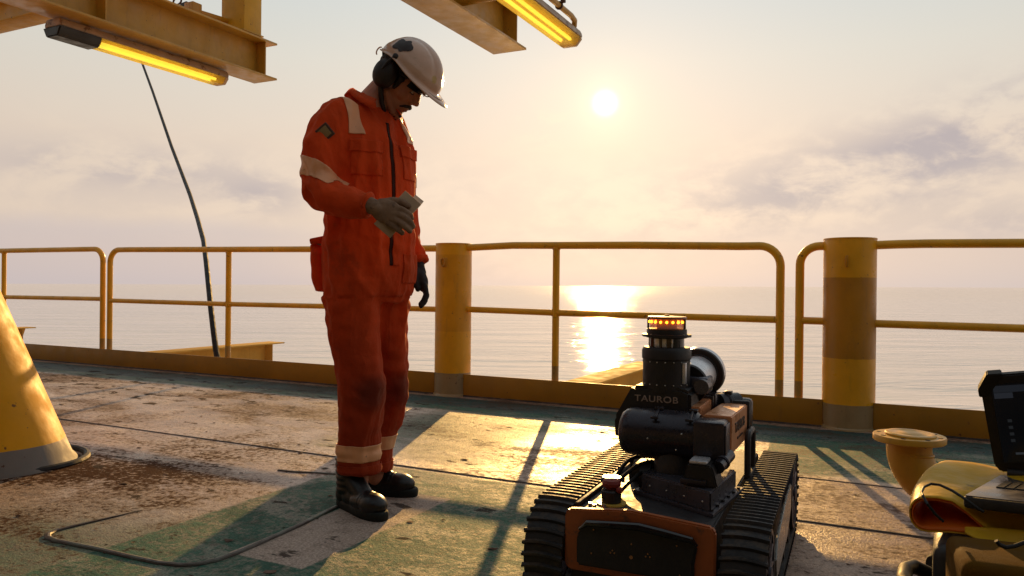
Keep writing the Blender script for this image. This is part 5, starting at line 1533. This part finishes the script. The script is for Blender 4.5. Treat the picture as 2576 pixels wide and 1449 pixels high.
# ---- boots
M_BOOT = simple('boot_leather', (.007, .006, .006), .38, 0, .3, 20, dirt=(.03, .02, .015), dirt_amt=.1, dscale=12, bscale=90, bdist=.0008, spec=.5)
M_SOLE = simple('boot_sole', (.009, .012, .011), .7, 0, .2, bscale=60, spec=.3)
def boot(heel, heading, scale=1.0):
    F_ = Vector((math.cos(heading), -math.sin(heading), 0)); S_ = Vector((-math.sin(heading), -math.cos(heading), 0))
    M_ = Matrix(((F_.x, S_.x, 0, heel.x), (F_.y, S_.y, 0, heel.y), (0, 0, 1, 0), (0, 0, 0, 1))) @ Matrix.Scale(scale, 4)
    bm_ = bmesh.new()
    def e(c, r): ell(bm_, M_ @ Vector(c), tuple(q * scale for q in r), M_.to_3x3().normalized().to_4x4(), 24)
    e((.045, 0, .050), (.050, .041, .050)); e((.10, 0, .050), (.075, .042, .046)); e((.17, 0, .045), (.075, .049, .040)); e((.225, 0, .046), (.062, .050, .042))
    for i in range(6):
        e((.065 - .002 * i, 0, .075 + .022 * i), (.058, .050, .022))
    capsule(bm_, M_ @ Vector((.085, 0, .11)), M_ @ Vector((.165, 0, .065)), .040 * scale, .036 * scale, 18)
    # crease rolls across the instep and a moulded toe bumper
    for i in range(4):
        x_ = .185 + .014 * i
        pts = [M_ @ Vector((x_, .046 * math.sin(a), .040 + (.049 - .002 * i) * math.cos(a))) for a in [rad(-75 + 15 * k) for k in range(11)]]
        for p0, p1 in zip(pts, pts[1:]): capsule(bm_, p0, p1, .0045 * scale, .0045 * scale, 6)
    me_ = fuse(bm_, .0042, 2)
    o = mesh_obj('boot', me_, M_BOOT, person)
    # sole
    mb_ = MB(); b_ = mb_.b
    out = []
    for k in range(40):
        a = 2 * math.pi * k / 40
        x = .145 + .152 * math.cos(a); wd = .038 + .016 * max(0, math.cos(a - .1)) ** .7 + .004 * max(0, -math.cos(a))
        y = math.copysign(abs(math.sin(a)) ** .75, math.sin(a)) * wd
        out.append((x, y))
    lv = [[b_.verts.new(M_ @ Vector((x + (x - .145) * s_ * .3, y * (1 + s_), z))) for x, y in out] for z, s_ in ((.0, .0), (.006, .04), (.020, .05), (.028, .02), (.032, -.06))]
    for A_, B_ in zip(lv, lv[1:]):
        for k in range(40): b_.faces.new([A_[k], A_[(k + 1) % 40], B_[(k + 1) % 40], B_[k]])
    b_.faces.new(lv[0][::-1]); b_.faces.new(lv[-1])
    mb_.build('sole', M_SOLE, o)
bt = PY(975, 1292, 2.78)
hd1 = rad(47)
boot(rel(Vector((-.448, 2.748, 0)) - Vector((math.cos(hd1), -math.sin(hd1), 0)) * .300), hd1, 1.0)
hd2 = rad(14)
boot(rel(Vector((-.372, 3.085, 0)) - Vector((math.cos(hd2), -math.sin(hd2), 0)) * .298), hd2, 1.0)

# ---- the card in the hand (its own thing: it is held)
cpos = [PY(1019.5, 480, 2.69), PY(1059.5, 515, 2.69), PY(978, 596, 2.655)]
ex = (cpos[0] - cpos[1]); ey = (cpos[2] - cpos[1])
Lx, Ly = ex.length, ey.length
exn = ex.normalized(); eyn = (ey - exn * ey.dot(exn)).normalized(); en = exn.cross(eyn)
card = thing('card', 'stiff tan card held in the person\'s right hand', 'card', cpos[1])
M_ = Matrix(((exn.x, eyn.x, en.x, 0), (exn.y, eyn.y, en.y, 0), (exn.z, eyn.z, en.z, 0), (0, 0, 0, 1)))
mb = MB(); mb.box((0, 0, -.004), (Lx, Ly, .004), .0015, M_)
mb.build('cover', simple('tan_card', (.40, .26, .15), .6, 0, .12, 30), card)
mb = MB(); mb.box((.003, .003, -.0046), (Lx - .003, Ly - .003, -.0042), .0, M_); mb.build('edge_sheet', simple('card_sheet', (.45, .36, .27), .6), card)
pp = PY(1052, 506, 2.72)
paper = thing('paper_slip', 'small white paper slip sticking out behind the tan card', 'paper', pp)
mb = MB(); mb.box((-.022, -.0004, -.012), (.016, .0004, .012), 0, Matrix.Rotation(rad(38), 4, 'Y')); mb.build('sheet', simple('white_paper', (.75, .72, .68), .7), paper)
# ================================================================== RIGHT FOREGROUND
# ---- flanged pipe elbow
fe = PZ(2287, 1098, .327)
Ye = 2.78
fe = PY(2287, 1096, Ye)
zf = fe.z
M_ELB = yellow_paint('elbow_enamel', (.60, .31, .025), .36, .6, lumps=.0015)
t = thing('flanged_pipe', 'pale yellow flanged pipe elbow with a round blanking cover, right of the robot', 'pipe', (fe.x, fe.y, 0), rad(-6))
RF = 83.5 / F_PX * Ye
RP_ = 52 / F_PX * Ye
mb = MB(); mb.lathe([(0, -.020), (RF * .97, -.020), (RF, -.017), (RF, .0), (RF * .985, .003), (RF * .80, .003), (RF * .80, .0035), (0, .0035)], (0, 0, zf), seg=64); mb.build('flange', M_ELB, t)
mb = MB(); mb.lathe([(0, .012), (RF * .30, .012), (RF * .33, .010), (RF * .52, .011), (RF * .56, .0125), (RF * .66, .012), (RF * .70, .009), (RF * .70, .0036), (0, .0036)], (-.004, 0, zf), seg=64)
cv = mb.build('cover', M_ELB, t, rot=(rad(.8), rad(1.2), 0))
for k in range(8):
    a_ = 2 * math.pi * (k + .3) / 8
    mb = MB(); mb.cyl((RF * .84 * math.cos(a_), RF * .84 * math.sin(a_), zf + .0032), (RF * .84 * math.cos(a_), RF * .84 * math.sin(a_), zf + .0042), .0085, seg=14); mb.build('bolt_hole', simple('hole_dark', (.05, .02, .01), .8) if k == 0 else bpy.data.materials['hole_dark'], t)
RC = .155
zc = zf - .045
pts_ = [Vector((0, 0, zf - .019)), Vector((0, 0, zc))] + [Vector((RC - RC * math.cos(a), -.25 * (RC - RC * math.cos(a)), zc - RC * math.sin(a))) for a in [rad(9 * k) for k in range(1, 11)]] + [Vector((.75, -.19, zc - RC))]
mb = MB(); mb.tube(pts_, [RP_ * 1.02, RP_] + [RP_] * 11, 40); mb.build('elbow', M_ELB, t)
mb = MB(); mb.lathe([(RP_ * 1.0, 0), (RP_ * 1.05, .003), (RP_ * 1.05, .008), (RP_ * 1.0, .011)], (.004, 0, zc - .02), (.1, 0, 1), 40); mb.build('weld_ring', M_ELB, t)

# ---- black case at the bottom right
M_CASE = simple('case_plastic', (.016, .014, .015), .55, 0, .2, 12, bscale=140, bdist=.0008)
M_ORBAG = simple('orange_nylon', (.10, .045, .004), .85, 0, .15, 10, dirt=(.12, .05, .02), dirt_amt=.3, bscale=400, bdist=.0008, spec=.08)
c0 = PZ(2380, 1440, .10)
case = thing('black_case', 'black hard case under the yellow bag at the bottom right corner', 'case', (1.00, 1.73, 0), rad(-30))
mb = MB(); mb.box((-.06, -.12, 0), (.50, .26, .075), .012); mb.build('tray', M_CASE, case)
mb = MB(); mb.box((-.04, -.10, .078), (.50, .25, .300), .03, seg=4); mb.build('lid', M_CASE, case)
mb = MB(); mb.tube([(-.05 + .0, .16, .15), (-.085, .15, .165), (-.10, .10, .17), (-.10, .02, .17), (-.085, -.03, .165), (-.05, -.04, .15)], .017, 14); mb.build('handle', M_RUBBER, case)
for y_ in (-.06, .20):
    mb = MB(); mb.box((-.068, y_ - .02, .055), (-.055, y_ + .02, .105), .004); mb.build('latch', M_CASE, case)
rl = thing('black_roll', 'round black padded roll beside the black case', 'roll', tuple(PZ(2368, 1400, .10)), rad(-30))
mb = MB(); mb.lathe([(0, 0), (.030, .0), (.037, .006), (.038, .02), (.038, .14), (.03, .15), (0, .15)], (-.02, -.03, -.035), (.75, .6, 0), 28); mb.build('padding', M_RUBBER, rl)
rl.location.z = .11
ob = thing('orange_pouch', 'brown orange pouch lying in front of the black case, bottom right corner', 'pouch', tuple(PY(2505, 1449, 1.50)), rad(-20))
mb = MB(); mb.box((-.07, -.08, -.26), (.30, .12, .035), .022, None, 4); o = mb.build('pouch_body', M_ORBAG, ob)
displace(o.data, lambda p, n: .004 * mnoise.noise(p * 20))
ob.location.z = .30

# ---- yellow folded dry bag over the case
M_BAGY = simple('yellow_pvc', (.72, .42, .018), .5, 0, .1, 8, dirt=(.20, .12, .05), dirt_amt=.1, dscale=10, bscale=30, bdist=.004, spec=.25)
M_BAGO = simple('orange_lining', (.85, .25, .015), .5, 0, .1, 8, bscale=30, bdist=.003)
bagL = PZ(2291, 1282, .24)
bag = thing('yellow_bag', 'yellow folded bag with an orange inside, lying under the laptop', 'bag', (1.10, 1.78, .068), rad(-30))
def binv(p): return bag.matrix_world.inverted() @ p
bpy.context.view_layer.update()
# profile of the fold in the (x, z) plane; the fold opens towards the camera
NB, NV = 46, 20
def bag_pt(i, j, inset=0.0):
    s_ = i / NB; v_ = j / NV
    top_len = .62
    y_ = -.12 + .40 * v_
    y_ += .015 * math.sin(s_ * 7 + v_ * 3)
    loopx = -.115 + .05 * v_ - .02 * math.sin(v_ * 3)
    rz = .040 * (1 - .45 * v_) - inset
    zc_ = .278 + .028 * v_
    if s_ < .45:                       # upper layer, from under the laptop to the fold
        u_ = s_ / .45
        x_ = .50 + (loopx - .50) * u_
        wob = .016 * math.sin(u_ * 9 + v_ * 4) * math.sin(math.pi * u_)
        z_ = zc_ + rz + wob - .012 * math.cos(u_ * 3) * (1 - u_)
        z_ = min(z_, .352) if x_ > .08 else z_
        e = min(max((x_ + .09) / .13, 0), 1); z_ -= .085 * e * e * (3 - 2 * e) * (1 - v_) ** 2.2
    elif s_ < .65:
        a_ = (s_ - .45) / .20 * math.pi
        x_ = loopx - (.035 - inset) * math.sin(a_)
        z_ = zc_ + rz * math.cos(a_)
    else:
        u_ = (s_ - .65) / .35
        x_ = loopx + (.50 - loopx) * u_
        sag = .07 * (1 - v_) ** 2 * u_ ** 1.2
        z_ = zc_ - rz + .030 * math.sin(u_ * 2.4) - sag * 1.6 + .010 * math.sin(u_ * 8 + v_ * 5)
    z_ += .006 * mnoise.noise(Vector((x_ * 9, y_ * 9, s_ * 3)))
    return Vector((x_, y_, z_))
def sheet(name, inset, mat, i0, i1, th):
    b = bmesh.new()
    g_ = [[b.verts.new(bag_pt(i, j, inset)) for j in range(NV + 1)] for i in range(i0, i1 + 1)]
    for A_, B_ in zip(g_, g_[1:]):
        for j in range(NV): b.faces.new([A_[j], A_[j + 1], B_[j + 1], B_[j]])
    bmesh.ops.recalc_face_normals(b, faces=b.faces)
    bmesh.ops.solidify(b, geom=b.faces[:], thickness=th)
    me_ = bpy.data.meshes.new(name); b.to_mesh(me_); b.free()
    return mesh_obj(name, me_, mat, bag)
for m_, c_, w_ in ((M_BAGY, (.9, .55, .05), .25), (M_BAGO, (1, .36, .02), .6)):
    T = NT(m_.node_tree); bs = [q for q in m_.node_tree.nodes if q.type == 'BSDF_PRINCIPLED'][0]
    tl = T.n('ShaderNodeBsdfTranslucent'); tl.inputs[0].default_value = (*c_, 1)
    mx = T.n('ShaderNodeMixShader'); mx.inputs[0].default_value = w_
    T.t.links.new(bs.outputs[0], mx.inputs[1]); T.t.links.new(tl.outputs[0], mx.inputs[2])
    T.t.links.new(mx.outputs[0], [q for q in T.t.nodes if q.type == 'OUTPUT_MATERIAL'][0].inputs[0])
sheet('outer_layer', 0, M_BAGY, 0, NB, .0025)
sheet('inner_layer', .006, M_BAGO, 0, NB, .0015)
# hanging front skirt of the bag
b = bmesh.new()
g_ = []
for i in range(25):
    u_ = i / 24; x_ = -.04 + .54 * u_
    row = []
    for j in range(9):
        w_ = j / 8
        row.append(b.verts.new((x_, -.128 - .03 * w_ + .008 * math.sin(u_ * 14 + w_ * 3), .262 + .02 * math.sin(u_ * 2.5) - (.004 + .26 * u_) * w_)))
    g_.append(row)
for A_, B_ in zip(g_, g_[1:]):
    for j in range(8): b.faces.new([A_[j], A_[j + 1], B_[j + 1], B_[j]])
bmesh.ops.recalc_face_normals(b, faces=b.faces); bmesh.ops.solidify(b, geom=b.faces[:], thickness=.003)
me = bpy.data.meshes.new('front_flap'); b.to_mesh(me); b.free()
mesh_obj('front_flap', me, M_BAGY, bag)
# cord loop over the bag
cd = thing('lanyard', 'thin black lanyard looped over the fold of the yellow bag', 'lanyard', tuple(PY(2310, 1248, 1.72)))
cps = [(2372, 1311, 1.62), (2352, 1292, 1.60), (2333, 1268, 1.60), (2322, 1248, 1.62), (2318, 1238, 1.66), (2324, 1225, 1.70), (2342, 1217, 1.72), (2365, 1220, 1.70), (2395, 1234, 1.66), (2420, 1250, 1.63), (2442, 1266, 1.61), (2462, 1281, 1.60), (2474, 1287, 1.60)]
mb = MB(); mb.tube([PY(*q) - cd.location for q in cps], .0030, 8); mb.build('cord_line', M_RUBBER, cd)
cd2 = thing('black_cable', 'short black cable on the front of the yellow bag, lower right', 'cable', tuple(PY(2520, 1365, 1.45)))
mb = MB(); mb.tube([PY(*q) - cd2.location for q in [(2506, 1360, 1.44), (2514, 1370, 1.44), (2530, 1377, 1.44), (2552, 1374, 1.44), (2590, 1360, 1.44)]], .004, 8); mb.build('cable_line', M_RUBBER, cd2)

# ---- rugged laptop
TL, BL = PY(2461, 948, 1.90), PY(2505, 1190, 1.95)
upv = (TL - BL); HL = upv.length; upv.normalize()
wv = Vector((.86, -.50, .03)); wv = (wv - upv * wv.dot(upv)).normalized()
nv = wv.cross(upv).normalized()
if nv.y > 0: nv = -nv
lap = thing('laptop', 'open rugged black laptop with a dim screen on the yellow bag', 'laptop', BL)
ML = Matrix(((wv.x, upv.x, nv.x, 0), (wv.y, upv.y, nv.y, 0), (wv.z, upv.z, nv.z, 0), (0, 0, 0, 1)))
WL = .345
mb = MB()
mb.prism([(0.012, 0), (0, .02), (0, HL - .035), (.022, HL), (WL - .022, HL), (WL, HL - .035), (WL, .02), (WL - .012, 0)], 2, -.022, -.002, .004)
bmesh.ops.transform(mb.b, matrix=ML, verts=mb.b.verts); lid = mb.build('screen_lid', M_CASE, lap)
for x_ in (0, WL):
    mb = MB(); mb.prism([(x_ - .006 if x_ == 0 else x_ - .03, HL - .055), (x_ - .006 if x_ == 0 else x_ - .03, HL - .035), (x_ + .018 if x_ == 0 else x_ - .018, HL + .005), (x_ + .05 if x_ == 0 else x_ - .05, HL + .005), (x_ + .05 if x_ == 0 else x_ - .05, HL - .004), (x_ + .012 if x_ == 0 else x_ + .006, HL - .055)], 2, -.026, .002, .002)
    bmesh.ops.transform(mb.b, matrix=ML, verts=mb.b.verts); mb.build('corner_bumper', M_RUBBER, lap)
def screen_mat():
    m_, T, b = base_mat('laptop_display')
    b.inputs['Base Color'].default_value = (.006, .006, .008, 1); b.inputs['Roughness'].default_value = .25
    c = T.n('ShaderNodeTexCoord').outputs['Object']
    x = T.vm('DOT_PRODUCT', c, tuple(wv)); y = T.vm('DOT_PRODUCT', c, tuple(upv))
    def rect(x0, x1, y0, y1):
        return T.mul(T.mul(T.m('GREATER_THAN', x, x0), T.m('LESS_THAN', x, x1)), T.mul(T.m('GREATER_THAN', y, y0), T.m('LESS_THAN', y, y1)))
    col = (.0035, .0045, .006)
    for r_, c_ in ((( .026, .20, HL - .046, HL - .028), (.035, .042, .055)), ((.026, .065, HL - .062, HL - .047), (.05, .058, .075)), ((.10, .20, HL - .075, HL - .055), (.022, .010, .012)),
                   ((.095, .20, .062, .110), (.045, .075, .105)), ((.05, .20, .050, .056), (.07, .085, .10)), ((.11, .14, .135, .139), (.06, .04, .04)),
                   ((.045, .054, .085, .093), (.04, .045, .05)), ((.045, .054, .103, .111), (.04, .045, .05)), ((.045, .054, .121, .129), (.04, .045, .05)), ((.045, .054, .139, .147), (.04, .045, .05))):
        col = T.mix(rect(*r_), col, c_)
    T.put(b.inputs['Emission Color'], col); b.inputs['Emission Strength'].default_value = .13
    return m_
mb = MB(); mb.box((.022, .028, -.0018), (WL - .022, HL - .024, -.0008), 0, None); bmesh.ops.transform(mb.b, matrix=ML, verts=mb.b.verts); mb.build('display', screen_mat(), lap)
# base
FL = PY(2421, 1243, 1.70)
bw = (PY(2576, 1260, 1.62) - FL).normalized()
bd = (BL - FL); bd = (bd - bw * bd.dot(bw)); DL = bd.length; bd.normalize()
bn = bw.cross(bd).normalized()
if bn.z < 0: bn = -bn
MBs = Matrix(((bw.x, bd.x, bn.x, FL.x - BL.x), (bw.y, bd.y, bn.y, FL.y - BL.y), (bw.z, bd.z, bn.z, FL.z - BL.z), (0, 0, 0, 1)))
mb = MB(); mb.box((0, 0, -.030), (WL, DL, -.004), .006, MBs); mb.build('keyboard_base', M_CASE, lap)
mb = MB(); mb.box((.004, .004, -.0045), (WL - .004, DL - .01, -.002), .001, MBs); mb.build('palm_rest', simple('grey_palm_rest', (.10, .09, .095), .35, .5, .05, bdist=.0002), lap)
keyme = None
M_KEY = simple('laptop_key', (.02, .018, .018), .5)
for r_ in range(5):
    for k in range(14):
        if keyme is None:
            mb = MB(); mb.box((0, 0, 0), (.017, .016, .003), .001, MBs.to_3x3().to_4x4(), 1); o = mb.build('key', M_KEY, lap); keyme = o.data
        else:
            o = bpy.data.objects.new('key', keyme); COL.objects.link(o); o.parent = lap
        o.location = MBs @ Vector((.035 + k * .0195, DL * .40 + r_ * .0185, -.002))
mb = MB(); mb.cyl(MBs @ Vector((.02, DL - .006, .004)), MBs @ Vector((WL - .02, DL - .006, .004)), .010, seg=14); mb.build('hinge', M_CASE, lap)
pk = thing('black_ball_cap', 'small round black cap behind the laptop base', 'cap', tuple(PY(2476, 1188, 2.05)))
mb = MB(); mb.sphere((0, 0, -.03), (.032, .032, .032), 20); mb.cyl((0, 0, -.30), (0, 0, -.03), .016, seg=16); mb.build('knob', M_RUBBER, pk)
pk.name = 'black_ball'; pk['label'] = 'round black ball on a stem showing behind the left of the laptop'; pk['category'] = 'ball'

# ---- unseen wall and deck added behind the camera to shade the near side
M_SHADE_WALL = simple('shade_wall_paint', (.09, .075, .055), .6, 0, .15, 3)
mb = MB(); mb.box((-16, -4.2, 0), (14, -4.0, 3.6)); o = mb.build('unseen_shade_wall', M_SHADE_WALL, rot=(0, 0, -SHIP.a)); put_props(o, kind='structure')
mb = MB(); mb.box((-16, -4.2, 3.12), (14, -1.2, 3.20)); o = mb.build('unseen_shade_deck', M_SHADE_WALL, rot=(0, 0, -SHIP.a)); put_props(o, kind='structure')
